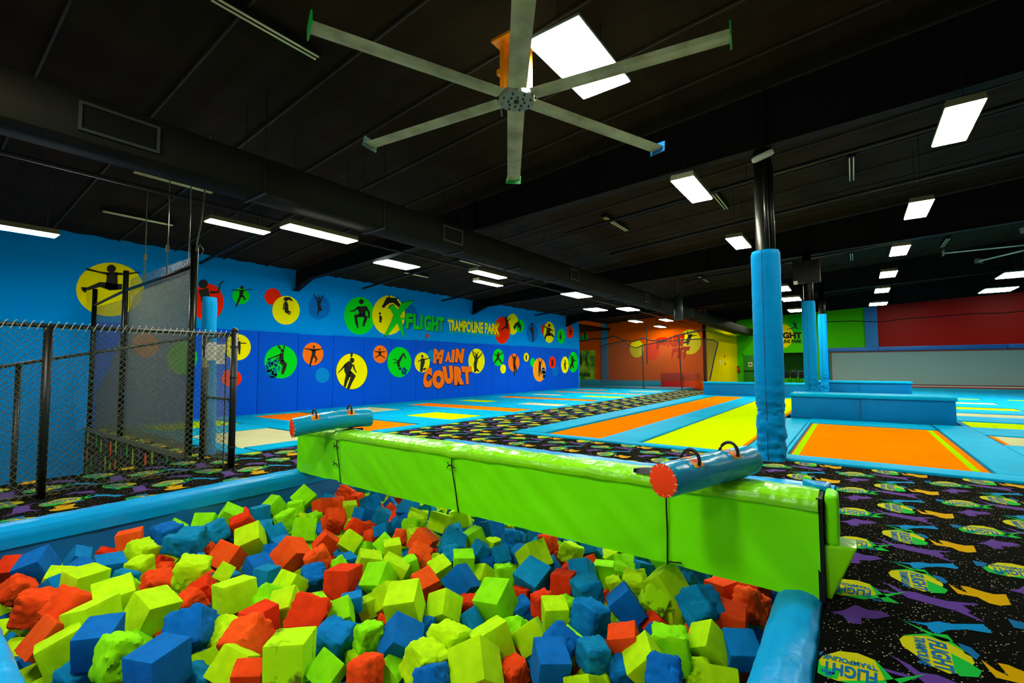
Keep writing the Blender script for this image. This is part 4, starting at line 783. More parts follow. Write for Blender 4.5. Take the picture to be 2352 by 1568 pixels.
# foam cubes: place and edge length of every cube, G/B/O colour, c crisp or r ragged
FOAM = '''-5.70,3.29,-0.22,0.225,Gc -5.92,3.02,-0.30,0.207,Gc -5.60,3.13,-0.29,0.187,Gr -5.43,3.38,-0.30,0.189,Oc -5.65,3.86,-0.30,0.206,Or -5.39,3.57,-0.30,0.150,Or -5.36,3.82,-0.30,0.150,Or -5.96,4.00,-0.40,0.150,Or -5.87,4.12,-0.30,0.163,Bc -5.60,4.20,-0.30,0.197,Bc -5.32,4.14,-0.30,0.156,Bc -5.96,3.16,-0.40,0.150,Bc -5.76,2.77,-0.30,0.195,Bc -5.93,2.47,-0.35,0.190,Gc -5.92,2.24,-0.30,0.204,Gc -5.78,2.44,-0.24,0.194,Gc -5.85,2.61,-0.30,0.150,Or -5.47,2.45,-0.27,0.209,Or -5.29,2.85,-0.30,0.216,Gr -5.48,3.14,-0.41,0.150,Gr -5.38,3.25,-0.40,0.150,Gr -4.85,3.16,-0.30,0.216,Or -5.08,3.53,-0.30,0.156,Gc -5.05,3.81,-0.30,0.194,Bc -4.75,3.49,-0.30,0.180,Bc -4.50,3.55,-0.30,0.176,Bc -4.44,3.15,-0.30,0.165,Or -4.15,3.30,-0.30,0.150,Bc -4.54,3.40,-0.40,0.150,Or -5.95,1.98,-0.31,0.167,Gc -5.80,1.85,-0.29,0.225,Br -5.20,1.86,-0.22,0.225,Br -5.50,2.17,-0.30,0.225,Br -5.55,2.37,-0.41,0.150,Br -5.47,1.80,-0.28,0.150,Bc -5.89,1.57,-0.28,0.203,Oc -5.96,1.66,-0.41,0.150,Oc -5.54,2.73,-0.40,0.150,Bc -4.92,2.53,-0.30,0.171,Bc -4.64,2.45,-0.30,0.150,Bc -4.73,2.73,-0.27,0.225,Gc -5.50,2.55,-0.42,0.150,Or -4.88,2.27,-0.26,0.225,Gc -4.28,2.71,-0.30,0.188,Oc -4.13,2.87,-0.30,0.177,Gc -4.27,3.25,-0.40,0.150,Or -3.77,3.02,-0.30,0.161,Gc -4.47,2.28,-0.30,0.150,Br -4.31,2.37,-0.30,0.225,Oc -4.65,2.78,-0.43,0.150,Gc -3.99,2.45,-0.30,0.195,Or -5.96,1.81,-0.41,0.150,Gr -5.40,1.52,-0.28,0.212,Gr -5.96,1.50,-0.43,0.150,Br -5.79,1.16,-0.30,0.173,Bc -5.89,1.38,-0.37,0.150,Or -5.60,0.87,-0.22,0.225,Bc -5.96,0.82,-0.42,0.150,Gc -5.91,0.76,-0.28,0.176,Oc -5.32,2.03,-0.40,0.150,Or -4.69,1.97,-0.30,0.220,Oc -4.91,2.23,-0.44,0.150,Or -5.48,1.77,-0.42,0.150,Gc -5.31,1.27,-0.30,0.198,Bc -5.08,1.43,-0.30,0.187,Gr -5.47,1.62,-0.42,0.150,Bc -5.31,1.65,-0.40,0.150,Or -4.27,2.05,-0.30,0.177,Bc -4.02,2.00,-0.30,0.158,Bc -3.69,2.23,-0.30,0.179,Br -4.06,2.98,-0.40,0.150,Gc -3.95,2.71,-0.41,0.150,Bc -3.55,2.66,-0.30,0.191,Gc -3.89,2.58,-0.39,0.150,Gr -4.90,1.03,-0.22,0.225,Gc -4.91,1.28,-0.30,0.150,Br -5.08,1.60,-0.40,0.150,Or -4.42,1.59,-0.22,0.225,Gr -4.35,1.79,-0.30,0.150,Gc -4.42,1.87,-0.40,0.150,Bc -4.57,1.40,-0.30,0.202,Or -3.41,2.32,-0.29,0.216,Oc -3.15,2.47,-0.27,0.197,Gc -3.31,2.43,-0.40,0.150,Bc -4.35,1.08,-0.22,0.225,Gc -4.19,1.59,-0.30,0.159,Or -3.74,1.63,-0.22,0.225,Gc -3.69,2.02,-0.30,0.191,Gc -5.39,0.73,-0.30,0.179,Or -4.88,0.76,-0.30,0.225,Or -4.42,0.86,-0.21,0.225,Or -5.28,0.94,-0.30,0.150,Bc -3.94,1.18,-0.22,0.225,Gc -4.03,1.45,-0.30,0.169,Or -3.61,1.79,-0.30,0.198,Gr -3.02,1.79,-0.22,0.225,Or -3.07,2.16,-0.30,0.150,Bc -3.05,2.45,-0.41,0.150,Bc -2.98,2.01,-0.30,0.160,Gc -4.12,0.92,-0.22,0.225,Gc -4.26,0.75,-0.31,0.214,Oc -3.47,1.25,-0.22,0.225,Br -4.05,1.17,-0.41,0.150,Gc -3.92,1.25,-0.39,0.150,Oc -3.77,0.87,-0.22,0.225,Bc -3.37,1.82,-0.28,0.183,Gc -3.46,1.78,-0.42,0.150,Gc -3.82,1.70,-0.40,0.150,Oc -3.98,0.76,-0.30,0.225,Gc -3.38,1.44,-0.31,0.190,Gr -3.18,1.47,-0.29,0.225,Or -2.73,1.80,-0.30,0.209,Br -2.74,2.08,-0.39,0.150,Gr -2.68,1.48,-0.22,0.225,Gc -3.50,0.89,-0.22,0.225,Gr -3.19,1.00,-0.22,0.225,Bc -3.00,1.31,-0.30,0.178,Gc -2.69,1.95,-0.43,0.150,Gr -3.31,1.30,-0.40,0.150,Gc -3.53,1.23,-0.40,0.150,Gr -3.82,0.77,-0.40,0.150,Br -2.82,1.32,-0.30,0.157,Oc -3.21,1.19,-0.40,0.150,Br -2.50,1.60,-0.30,0.159,Gc -4.48,3.94,-0.30,0.207,Bc -4.23,4.03,-0.30,0.170,Bc -4.06,3.70,-0.30,0.207,Gr -4.42,3.78,-0.40,0.150,Bc -3.83,3.29,-0.31,0.150,Or -3.81,3.83,-0.30,0.225,Gc -3.72,4.06,-0.30,0.210,Gc -3.69,3.34,-0.29,0.150,Gr -3.52,3.29,-0.30,0.210,Oc -3.22,3.39,-0.30,0.219,Bc -3.18,3.67,-0.30,0.185,Gc -3.19,3.99,-0.30,0.196,Bc -3.48,4.15,-0.30,0.150,Bc -3.29,4.42,-0.40,0.150,Gr -2.88,4.14,-0.30,0.164,Bc -2.82,3.86,-0.30,0.197,Br -2.90,3.43,-0.29,0.159,Bc -2.72,3.51,-0.30,0.150,Bc -3.29,3.02,-0.30,0.193,Or -3.06,3.24,-0.30,0.169,Br -2.93,3.51,-0.42,0.150,Br -3.07,3.83,-0.40,0.150,Gc -2.87,3.17,-0.30,0.175,Gc -2.79,3.43,-0.40,0.150,Br -3.22,2.85,-0.31,0.150,Gc -3.23,2.66,-0.30,0.224,Gc -3.24,3.18,-0.40,0.150,Gr -2.92,2.93,-0.29,0.157,Gc -2.49,3.98,-0.30,0.179,Or -2.41,3.61,-0.29,0.225,Gc -2.59,3.65,-0.31,0.157,Bc -2.30,3.96,-0.40,0.150,Or -2.26,4.09,-0.30,0.164,Bc -2.08,4.11,-0.30,0.160,Bc -2.06,3.99,-0.40,0.150,Oc -1.96,4.23,-0.40,0.150,Gc -1.66,3.90,-0.30,0.170,Gr -1.73,4.44,-0.40,0.150,Bc -1.62,4.17,-0.40,0.150,Bc -1.46,4.29,-0.30,0.152,Gc -2.63,2.88,-0.30,0.216,Bc -2.84,2.67,-0.30,0.169,Oc -2.99,3.00,-0.41,0.150,Or -2.71,3.25,-0.40,0.150,Gc -2.44,3.20,-0.30,0.150,Gr -2.19,3.28,-0.30,0.225,Bc -1.95,3.35,-0.30,0.170,Oc -1.92,3.62,-0.30,0.179,Bc -2.60,2.26,-0.22,0.225,Gc -2.92,2.39,-0.30,0.171,Gc -2.46,2.51,-0.30,0.183,Gc -2.21,2.80,-0.30,0.225,Gc -2.45,2.78,-0.40,0.150,Or -1.92,2.98,-0.30,0.155,Or -2.22,3.12,-0.40,0.150,Or -1.74,3.35,-0.30,0.197,Br -1.54,3.00,-0.30,0.214,Br -1.77,2.91,-0.30,0.169,Gc -1.40,3.31,-0.30,0.225,Bc -1.68,3.74,-0.40,0.150,Gr -1.48,3.69,-0.30,0.170,Gr -1.26,3.45,-0.29,0.165,Gc -1.21,3.62,-0.22,0.225,Gc -1.18,4.16,-0.30,0.202,Br -0.92,3.46,-0.22,0.225,Br -0.89,3.93,-0.30,0.173,Oc -0.96,4.38,-0.40,0.150,Gc -0.70,4.18,-0.30,0.189,Or -0.67,3.84,-0.30,0.205,Or -0.59,4.29,-0.40,0.150,Br -0.74,3.54,-0.30,0.192,Oc -0.80,3.16,-0.30,0.185,Gc -0.62,3.22,-0.30,0.190,Bc -0.98,2.99,-0.30,0.218,Gr -1.19,3.34,-0.40,0.150,Oc -1.15,3.19,-0.40,0.150,Bc -1.22,2.86,-0.30,0.185,Oc -1.19,3.49,-0.42,0.150,Gc -2.09,2.97,-0.40,0.150,Br -2.31,2.62,-0.40,0.150,Bc -1.90,2.37,-0.30,0.221,Gc -1.75,2.58,-0.30,0.182,Gc -2.13,2.21,-0.30,0.212,Gr -2.39,2.05,-0.30,0.223,Bc -2.55,1.92,-0.26,0.153,Gr -2.49,2.37,-0.40,0.150,Br -1.55,2.59,-0.30,0.192,Br -1.49,2.39,-0.30,0.225,Bc -1.32,2.61,-0.28,0.159,Br -1.21,2.72,-0.40,0.150,Br -2.11,1.99,-0.30,0.199,Gr -1.83,2.13,-0.30,0.220,Gc -1.73,2.35,-0.40,0.150,Or -2.56,1.87,-0.40,0.150,Gr -2.32,1.73,-0.30,0.161,Or -2.33,1.91,-0.40,0.150,Gc -1.96,1.90,-0.30,0.150,Br -1.05,2.78,-0.31,0.197,Gc -0.91,2.66,-0.28,0.181,Br -0.83,3.01,-0.40,0.150,Gr -0.66,2.84,-0.30,0.171,Gc -1.30,2.56,-0.42,0.150,Gr -2.88,2.03,-0.42,0.150,Bc -3.06,2.30,-0.38,0.150,Gc -3.21,2.32,-0.41,0.150,Bc -2.73,2.22,-0.41,0.150,Or -0.70,4.70,-0.40,0.150,Or -2.30,3.74,-0.40,0.150,Bc -2.12,3.77,-0.40,0.150,Oc -3.28,2.56,-0.44,0.150,Bc -3.62,2.99,-0.30,0.161,Gc -4.71,1.24,-0.34,0.198,Gr -1.74,4.70,-0.29,0.176,Br -3.78,4.74,-0.30,0.174,Br -2.02,4.54,-0.28,0.170,Bc -4.22,4.72,-0.39,0.198,Gr -3.10,1.63,-0.40,0.176,Gc -0.63,5.19,-0.39,0.191,Bc -3.99,4.58,-0.36,0.190,Gc -5.84,4.93,-0.30,0.178,Gc -3.90,3.47,-0.28,0.181,Gr -5.46,0.97,-0.34,0.175,Gc -3.40,4.96,-0.34,0.198,Gr -5.65,3.61,-0.34,0.179,Bc -2.63,4.65,-0.41,0.188,Gr -3.80,1.06,-0.39,0.188,Gc -0.67,4.46,-0.40,0.180,Br -5.35,4.92,-0.28,0.181,Gr -5.54,5.09,-0.28,0.188,Oc -4.07,4.96,-0.38,0.197,Gc -3.41,4.60,-0.32,0.197,Gc -3.10,4.98,-0.31,0.184,Bc -3.99,4.30,-0.29,0.183,Bc -1.04,5.04,-0.40,0.181,Br -5.69,4.55,-0.33,0.176,Bc -4.30,4.48,-0.30,0.191,Oc -5.28,5.08,-0.40,0.176,Br -2.19,3.90,-0.29,0.172,Gr -3.22,4.73,-0.41,0.199,Bc -5.09,0.88,-0.37,0.170,Gc -4.93,2.85,-0.33,0.184,Br -2.85,4.58,-0.34,0.178,Gc -5.96,4.64,-0.34,0.183,Bc -2.23,4.80,-0.29,0.178,Gr -1.60,2.76,-0.40,0.176,Gc -3.40,2.04,-0.40,0.192,Gc -4.56,5.14,-0.39,0.196,Gc -5.52,1.94,-0.39,0.192,Gr -5.55,1.13,-0.36,0.184,Bc -3.55,3.80,-0.37,0.181,Bc -1.43,4.95,-0.37,0.175,Bc -1.11,4.71,-0.31,0.178,Gc -5.86,0.99,-0.41,0.189,Gc -3.33,1.62,-0.28,0.183,Oc -5.24,1.46,-0.40,0.181,Gc -1.90,4.93,-0.38,0.199,Br -1.94,2.66,-0.36,0.187,Gr -2.01,4.68,-0.41,0.188,Oc -5.00,4.34,-0.33,0.184,Or -4.70,1.71,-0.30,0.192,Br -2.20,4.28,-0.39,0.197,Bc -4.09,5.16,-0.28,0.186,Bc -4.53,4.89,-0.36,0.200,Gr -3.56,5.12,-0.32,0.172,Br -1.86,3.18,-0.41,0.180,Gr -1.56,4.52,-0.31,0.190,Oc -2.58,5.12,-0.36,0.183,Gr -1.83,3.88,-0.39,0.197,Gc -5.00,4.69,-0.38,0.188,Gc -1.26,2.39,-0.35,0.170,Gc -1.51,4.77,-0.40,0.200,Or -5.46,4.04,-0.39,0.181,Gc -5.14,2.54,-0.34,0.186,Bc -4.14,3.48,-0.34,0.187,Bc'''
def foam_mat(n, c, c2):
    m = mat(n, c, .95, .15, .5, 55, .12, 2, detail=6, var2=c2); return m
FM = {'G': [foam_mat('foam_lime', 'C0F000', 'AEE000'), foam_mat('foam_green', '98F000', '84E000'), foam_mat('foam_yellow_green', 'C8F400', 'B0E400')],  # hue spread among the greens stands in for differing light
      'B': [foam_mat('foam_blue', '0080C4', '0070B0'), foam_mat('foam_deep_blue', '006CC0', '0060AA'), foam_mat('foam_teal', '058CBC', '047AA8')],
      'O': [foam_mat('foam_orange', 'FF4E0C', 'F04008'), foam_mat('foam_red_orange', 'F43A06', 'E03004'), foam_mat('foam_warm_orange', 'FF5C10', 'F84C0A')]}
M_stain = mat('foam_lime_stained', 'B4F400', .95, .15, .5, 55, .6, 1.6, var2='5A6408')
for e_, q_ in zip(next(n for n in M_stain.node_tree.nodes if n.type == 'VALTORGB').color_ramp.elements, (.33, .43)): e_.position = q_
def foam_mesh(kind, seed, m):
    rr = random.Random(seed); bm = bmesh.new(); bmesh.ops.create_cube(bm, size=1)
    bmesh.ops.subdivide_edges(bm, edges=list(bm.edges), cuts=13, use_grid_fill=True)
    skew = [rr.uniform(-.08, .08) for _ in range(6)]; flat = [1, 1, 1]
    if rr.random() < .35: flat[rr.randrange(3)] = rr.uniform(.72, .88)
    torn = Vector([rr.uniform(-1, 1) for _ in range(3)]).normalized(); o = Vector([rr.uniform(0, 40) for _ in range(3)])
    rad = .035 if kind == 'c' else rr.uniform(.12, .2)
    for v in bm.verts:
        p = v.co.copy(); lim = .5-rad
        q = Vector([max(-lim, min(lim, a)) for a in p]); d = p-q
        if d.length > 1e-6: p = q+d.normalized()*rad
        n = p.normalized(); k = max(0, n.dot(torn))
        if kind == 'r': p = p+n*(.07*noise.noise(p*2.2+o)+.07*noise.noise(p*6+o)+.045*noise.noise(p*15+o))
        else: p = p+n*(.010*noise.noise(p*5+o)+(.03*noise.noise(p*6+o)+.022*noise.noise(p*15+o))*(k > .5)*(k-.5)*2)
        p = Vector((p.x*flat[0]*(1+skew[0]*p.z), p.y*flat[1]*(1+skew[1]*p.x), p.z*flat[2]*(1+skew[2]*p.y)))
        p.x += skew[3]*p.y; p.y += skew[4]*p.z
        v.co = p
    me = bpy.data.meshes.new('foam_cube'); bm.to_mesh(me); bm.free(); me.materials.append(m)
    me.polygons.foreach_set('use_smooth', [True]*len(me.polygons))
    me.set_sharp_from_angle(angle=math.radians(38)); return me
FMESH = {}
for c in 'GBO':
    for k in 'cr':
        FMESH[c+k] = [foam_mesh(k, i*17+ord(c)+ord(k)*3, FM[c][i % 3]) for i in range(6)]
FST = [foam_mesh('c', 900+i, M_stain) for i in range(3)]
rf = random.Random(21); CUBES = []
ROTS = {}
cube0 = None
CN = {'G': 'lime', 'B': 'blue', 'O': 'orange'}
protos = {}
for n, t in enumerate(FOAM.split()):
    x, y, z, e, ck = t.split(','); x, y, z, e = float(x), float(y), float(z), float(e)
    key = ck+str(rf.randrange(6)); me = FMESH[ck][int(key[-1])]
    stain = ck == 'Gc' and n in (101, 113, 185, 217, 226, 231)
    if stain: me = FST[n % 3]
    if me.name not in protos: o = bpy.data.objects.new('foam_cube', me); protos[me.name] = o
    else: o = protos[me.name].copy()
    COL.objects.link(o)
    o.location = (x, y, z); o.scale = (e, e, e)
    th = rf.uniform(0, PI/2); tilt = rf.choice([.12, .35, .6, .9])*rf.uniform(.7, 1.2); ta = rf.uniform(0, 2*PI)
    o.rotation_euler = (Matrix.Rotation(tilt, 3, Vector((math.cos(ta), math.sin(ta), 0))) @ Matrix.Rotation(th, 3, 'Z')).to_euler()
    px, py = pj((x, y, z)); CUBES.append([o, px, py, ck[0], ck[1], tilt, e, stain, math.hypot(x, y)])
def direction(dx, dy):
    if abs(dx) > abs(dy)*1.2: return 'right' if dx > 0 else 'left'
    return 'below' if dy > 0 else 'above'
def place_word(px, py):
    a = 'left' if px < 420 else 'centre-left' if px < 800 else 'middle' if px < 1180 else 'centre-right' if px < 1500 else 'right'
    b = 'back' if py < 1190 else 'rear middle' if py < 1290 else 'front middle' if py < 1410 else 'front'
    return a, b
used = {}
for c in CUBES:
    o, px, py, col, kind, tilt, e, st, dist = c
    nb = sorted([d for d in CUBES if d is not c], key=lambda d: math.hypot(d[1]-px, (d[2]-py)*1.3))[:7]
    rel = {}
    for d in nb:
        k = direction(d[1]-px, d[2]-py)
        if k not in rel: rel[k] = CN[d[3]]
    a, b = place_word(px, py)
    tex = 'stained' if st else ('torn' if kind == 'r' else 'crisp')
    pose = 'lying flat' if tilt < .25 else 'standing on its corner' if tilt > .6 else 'tilted'
    tails = []
    L, R, A, B = rel.get('left'), rel.get('right'), rel.get('above'), rel.get('below')
    if L and R: tails.append('%s left, %s right' % (L, R))
    if A and B: tails.append('%s above, %s below' % (A, B))
    base = '%s %s foam cube %s' % (tex, CN[col], pose)
    reg = 'pit %s, %s' % (b, a)
    cands = [base+', '+reg, '%s, %s' % (base, reg)+(', %s cube left' % L if L else ''), '%s %s foam cube, %s' % (tex, CN[col], reg)+''.join(', %s %s' % (v, w) for v, w in ((L, 'left'), (R, 'right')) if v), '%s %s foam cube, %s' % (tex, CN[col], reg)+''.join(', %s %s' % (v, w) for v, w in ((L, 'left'), (R, 'right'), (A, 'above'), (B, 'below')) if v)]
    c.append(cands)
cnt = {}
for c in CUBES:
    for s in c[-1]: cnt[s] = cnt.get(s, 0)+1
final = {}
for c in CUBES:
    s = next((s for s in c[-1] if cnt[s] == 1 and len(s.split()) <= 16), None)
    if s is None or s in final:
        s = '%s %s foam cube, %d%% across and %d%% down the photo' % ('torn' if c[4] == 'r' else 'crisp', CN[c[3]], round(c[1]/23.52), round(c[2]/15.68))
    while s in final: s = s.replace('cube,', 'cube beside its like,', 1) if 'beside its like' not in s else s+' again'
    final[s] = 1; tag(c[0], s, 'foam cube', 'foam cubes heaped in the pit')
# the uncountable rest of the foam underneath
mb = MB(); rr = random.Random(4)
TOP = [Vector(c[0].location) for c in CUBES]
for gx in range(27):
    for gy in range(26):
        for lay in (0, 1):
            x = -6.02+gx*.208+rr.uniform(-.05, .05); y = .66+gy*.208+rr.uniform(-.05, .05)+lay*.1; z = -.56-.17*lay+rr.uniform(-.04, .04)
            e = rr.uniform(.16, .2)/2; p = Vector((x, y, z))
            if x > -.62 or y > 5.85: continue
            if lay == 0 and any((p-q).length < .17 for q in TOP): continue
            M = Matrix.Rotation(rr.uniform(0, PI), 3, 'Z') @ Matrix.Rotation(rr.uniform(-.6, .6), 3, 'X') @ Matrix.Rotation(rr.uniform(-.6, .6), 3, 'Y')
            cs = [p+M @ Vector((sx*e, sy*e, sz*e)) for sz in (-1, 1) for sx, sy in ((-1, -1), (1, -1), (1, 1), (-1, 1))]
            mb.hexa(cs, FM[rr.choice('GGBBO')][rr.randrange(3)])
mb.box((-6.12, .5, -1.34), (-.44, 6.2, -.85), FM['B'][1])
tag(mb.build('foam_cubes', bevel=0, loc=(-3.3, 3.3, -1.3)), 'lower layers of lime, blue and orange foam cubes filling the pit', 'foam cubes', kind='stuff')

# ================================================================== GREEN BEAM
BX0, BX1, BY0, BY1 = -6.26, -.21, 3.5, 3.8
r = empty('balance_beam', (-3.2, 3.65, 0), 'long lime green padded jousting beam lying across the foam pit', 'padded beam')
SE = [BX0, -5.31, -3.32, -1.15, BX1]
def wr(x, z, seed=0):
    d = min(abs(x-s) for s in SE[1:4])
    k = .02*noise.noise(Vector((x*2.2+z*2.6, z*1.6-x*.6, seed)))+.010*noise.noise(Vector((x*6+z*7, z*2, seed+5)))
    return k-.016*math.exp(-(d/.035)**2)+.010*math.sin(28*math.hypot(d, z-.02))*math.exp(-d*9)*math.exp(-abs(z-.02)*7)
for i in range(4):
    mb = MB(); x0, x1 = SE[i], SE[i+1]
    def botz(x):
        m = sum(.02*math.exp(-((x-s)/.15)**2) for s in SE[1:4]); return -.005+m*.5+(.02 if x < -5.3 else 0)
    def front(u, v):
        x = x0+(x1-x0)*u; z = botz(x)+(.555-botz(x))*v; return (x, BY0-wr(x, z), z)
    def back(u, v):
        x = x1+(x0-x1)*u; z = botz(x)+(.555-botz(x))*v; return (x, BY1+wr(x, z, 9), z)
    n = max(12, int((x1-x0)*34))
    mb.grid(front, n, 24, M_lime); mb.grid(back, n, 8, M_lime)
    mb.grid(lambda u, v: (x0+(x1-x0)*u, BY1+(BY0-BY1)*v, botz(x0+(x1-x0)*u)), n, 2, M_lime)
    if i == 0: mb.grid(lambda u, v: (BX0, BY1+(BY0-BY1)*u, .555*v), 4, 4, M_lime)
    if i == 3: mb.grid(lambda u, v: (BX1, BY0+(BY1-BY0)*u, .555*v), 4, 4, M_blk)
    part(mb, 'side_panel', r, smooth=True)
mb = MB()
prof = [(BY0+.0, .53), (BY0-.025, .545), (BY0-.03, .575), (BY0-.015, .61), (BY0+.03, .63), (BY0+.15, .642), (BY1-.03, .63), (BY1+.015, .61), (BY1+.02, .57), (BY1, .545)]
def top(u, v):
    q = v*(len(prof)-1); i = min(int(q), len(prof)-2); f = q-i; yy = prof[i][0]*(1-f)+prof[i+1][0]*f; zz = prof[i][1]*(1-f)+prof[i+1][1]*f
    x = BX0-.01+(BX1-BX0+.01)*u
    dip = sum(.012*math.exp(-((x-s)/.06)**2) for s in SE[1:4])+.03*math.exp(-((x+5.45)/.2)**2)*0
    k = .008*noise.noise(Vector((x*7, yy*7, 2)))+.0045*noise.noise(Vector((x*26, yy*9, 4)))*(1 if zz > .55 else .4)
    return (x, yy-k*.6, zz+k-dip)
mb.grid(top, 420, 36, M_limetop)
mb.poly([top(1, k/36) for k in range(37)], M_limetop); mb.poly([top(0, k/36) for k in range(37)], M_limetop)
part(mb, 'top_cushion', r, smooth=True)
mb = MB(); mb.tube([(BX0+.02+(BX1-BX0)*k/60, BY0-.012, .548+.003*math.sin(k)) for k in range(61)], .006, M_black, 5); tag(part(mb, 'top_seam', r), 'black seam under the top cushion')
for s, kn in ((-5.31, 2), (-3.32, 1), (-1.15, 0)):
    mb = MB(); off = .1 if kn else 0
    mb.tube([(s+off*(v/8)**1.6*(1 if kn else 0), BY0-.012-.006*math.sin(v), .545-.545*v/8) for v in range(9)], .0065, M_black, 6)
    for j in range(kn):
        z = .45-.22*j
        for q in ((-.06, -.03), (-.05, .03), (.05, -.02)): mb.tube([(s+.01, BY0-.015, z), (s+q[0]*.6, BY0-.03, z+q[1]*.2), (s+q[0], BY0-.02, z+q[1])], .005, M_black, 5)
    if not kn: mb.tube([(s, BY0-.015, .02), (s+.05, BY0-.03, .03), (s+.1, BY0-.02, .035)], .006, M_black, 5)
    tag(part(mb, 'tie_cord', r, smooth=True), 'black tie cord closing a panel joint')
for hx, hw, y0, sy in ((-1.2, .2, BY0-.012, 1), (-5.35, .16, BY1-.01, -1)):
    mb = MB(); mb.grid(lambda u, v: (hx-hw+2*hw*u, y0+sy*v*.15*math.sqrt(max(0, 1-(2*u-1)**2)), .628+.03*min(1, v*2.2)), 16, 6, M_blk); part(mb, 'hook_tape', r)
# end cover: black gap, folded green flap
mb = MB(); mb.box((BX1-.012, BY0+.0, -.01), (BX1+.02, BY1, .62), M_blk); tag(part(mb, 'end_gap', r), 'black open end strip')
M_flap = M_limetop
mb = MB(); mb.hexa([(BX1+.03, BY0+.05, .33), (BX1+.1, BY0+.05, .33), (BX1+.1, BY1, .33), (BX1+.03, BY1, .33), (BX1+.03, BY0+.05, .64), (BX1+.1, BY0+.04, .64), (BX1+.1, BY1, .62), (BX1+.03, BY1, .64)], M_lime); part(mb, 'upper_end_flap', r, bevel=.025, seg=3)
mb = MB(); mb.hexa([(BX1+.02, BY0+.05, .0), (BX1+.05, BY0+.05, .0), (BX1+.05, BY1, .0), (BX1+.02, BY1, .0), (BX1+.02, BY0+.03, .33), (BX1+.19, BY0+.06, .34), (BX1+.19, BY1, .32), (BX1+.02, BY1, .33)], M_limetop); part(mb, 'lower_end_flap', r, bevel=.02, seg=3)
mb = MB(); mb.hexa([(BX1-.02, BY1-.02, .5), (BX1+.06, BY1-.02, .5), (BX1+.06, BY1+.06, .5), (BX1-.1, BY1+.06, .5), (BX1-.02, BY1-.06, .66), (BX1+.04, BY1-.06, .64), (BX1+.06, BY1+.06, .66), (BX1-.12, BY1+.06, .66)], M_rim); tag(part(mb, 'corner_wrap', r, bevel=.02, seg=3), 'sky blue folded corner')

# ================================================================== JOUSTING BAGS
M_bag = mat('bag_teal', '0098C0', .26, .3, .25, 9, .1, 3); M_cap = mat('bag_cap_orange', 'FF4008', .6, .2, .2, 20)
M_tab = mat('tab_pattern', 'F8B418', .5, .3, 0, 8, .6, 22, var2='D8300C'); M_st = mat('stitch_white', 'D8D8B0', .6)
def joust(a, b, rad, sag, label, roll):
    a = Vector(a); b = Vector(b); L = (b-a).length; d = (b-a).normalized(); s = d.cross(Vector((0, 0, 1))).normalized(); u = s.cross(d)
    mid = (a+b)/2; r = empty('jousting_bag', mid, label, 'jousting bag', 'blue jousting bags with orange ends')
    def P(t, ang, q=1.0):
        c = a.lerp(b, t)-Vector((0, 0, 1))*sag*(4*(t-.5)**2)+Vector((0, 0, sag*.3))
        crease = -.008*math.exp(-((t-.55)/.03)**2)-.005*math.exp(-((t-.3)/.02)**2)
        k = rad*q+crease*(1-math.sin(ang))*.5+.004*noise.noise(Vector((t*9, math.cos(ang)*2, math.sin(ang)*2)))
        if t < .02 or t > .98: k *= .965
        return c+(s*math.cos(ang)+u*math.sin(ang))*k
    mb = MB(); mb.grid(lambda v, w: P(v, -2*PI*w), 60, 40, M_bag); mb.poly([P(1, 2*PI*k/40) for k in range(40)], M_bag); part(mb, 'body', r, smooth=True)
    mb = MB()
    def cap(v, w): 
        c = P(0, 0, 0); e = P(0, -2*PI*w, .985); return c.lerp(e, v)-d*(.012*(1-v*v)+.001)
    mb.grid(cap, 8, 40, M_cap); tag(part(mb, 'end_cap', r, smooth=True), 'orange round end')
    mb = MB(); rr = random.Random(3)
    for k in range(12):
        t = 2*PI*k/12+rr.uniform(-.1, .1); p = P(.002, t, 1.01); q = P(.04, t+.05, 1.012)-d*.045
        mb.tube([p+d*.01, p-d*.004, P(0, t+rr.uniform(-.1, .1), .84)-d*.006], .0025, M_st, 5)
    part(mb, 'stitching', r)
    mb = MB(); mb.tube([P(.5+.02*math.sin(k), roll+.9-k*.15, 1.01) for k in range(9)], .002, M_st, 4); part(mb, 'scuff', r)
    for t0, t1 in ((.16, .36), (.62, .80)):
        tm = (t0+t1)/2
        for sg in (1, -1):
            mb = MB(); q0 = roll+sg*.42
            mb.grid(lambda v, w: P(t0+.03+(t1-t0-.06)*v if 0 else tm-.05+.1*v, q0+(w-.5)*.62, 1.02), 6, 6, M_tab); part(mb, 'handle_tab', r)
        mb = MB(); h = rad*.8
        p0, p1 = P(tm, roll+.72, 1.0), P(tm, roll-.62, 1.03); n = (s*math.cos(roll)+u*math.sin(roll))
        mb.tube([p0+(p1-p0)*(.5-.5*math.cos(PI*k/12))+n*h*math.sin(PI*k/12)*.95 for k in range(13)], .011, M_black, 8); part(mb, 'handle', r, smooth=True)
    return r
joust((-.985, 2.93, .735), (-.66, 3.88, .745), .108, .0, 'nearer jousting bag on the beam, blue with big orange end', 1.35)
joust((-5.5, 3.0, .735), (-5.27, 3.95, .79), .118, .03, 'farther jousting bag at the left end of the green beam', 1.2)

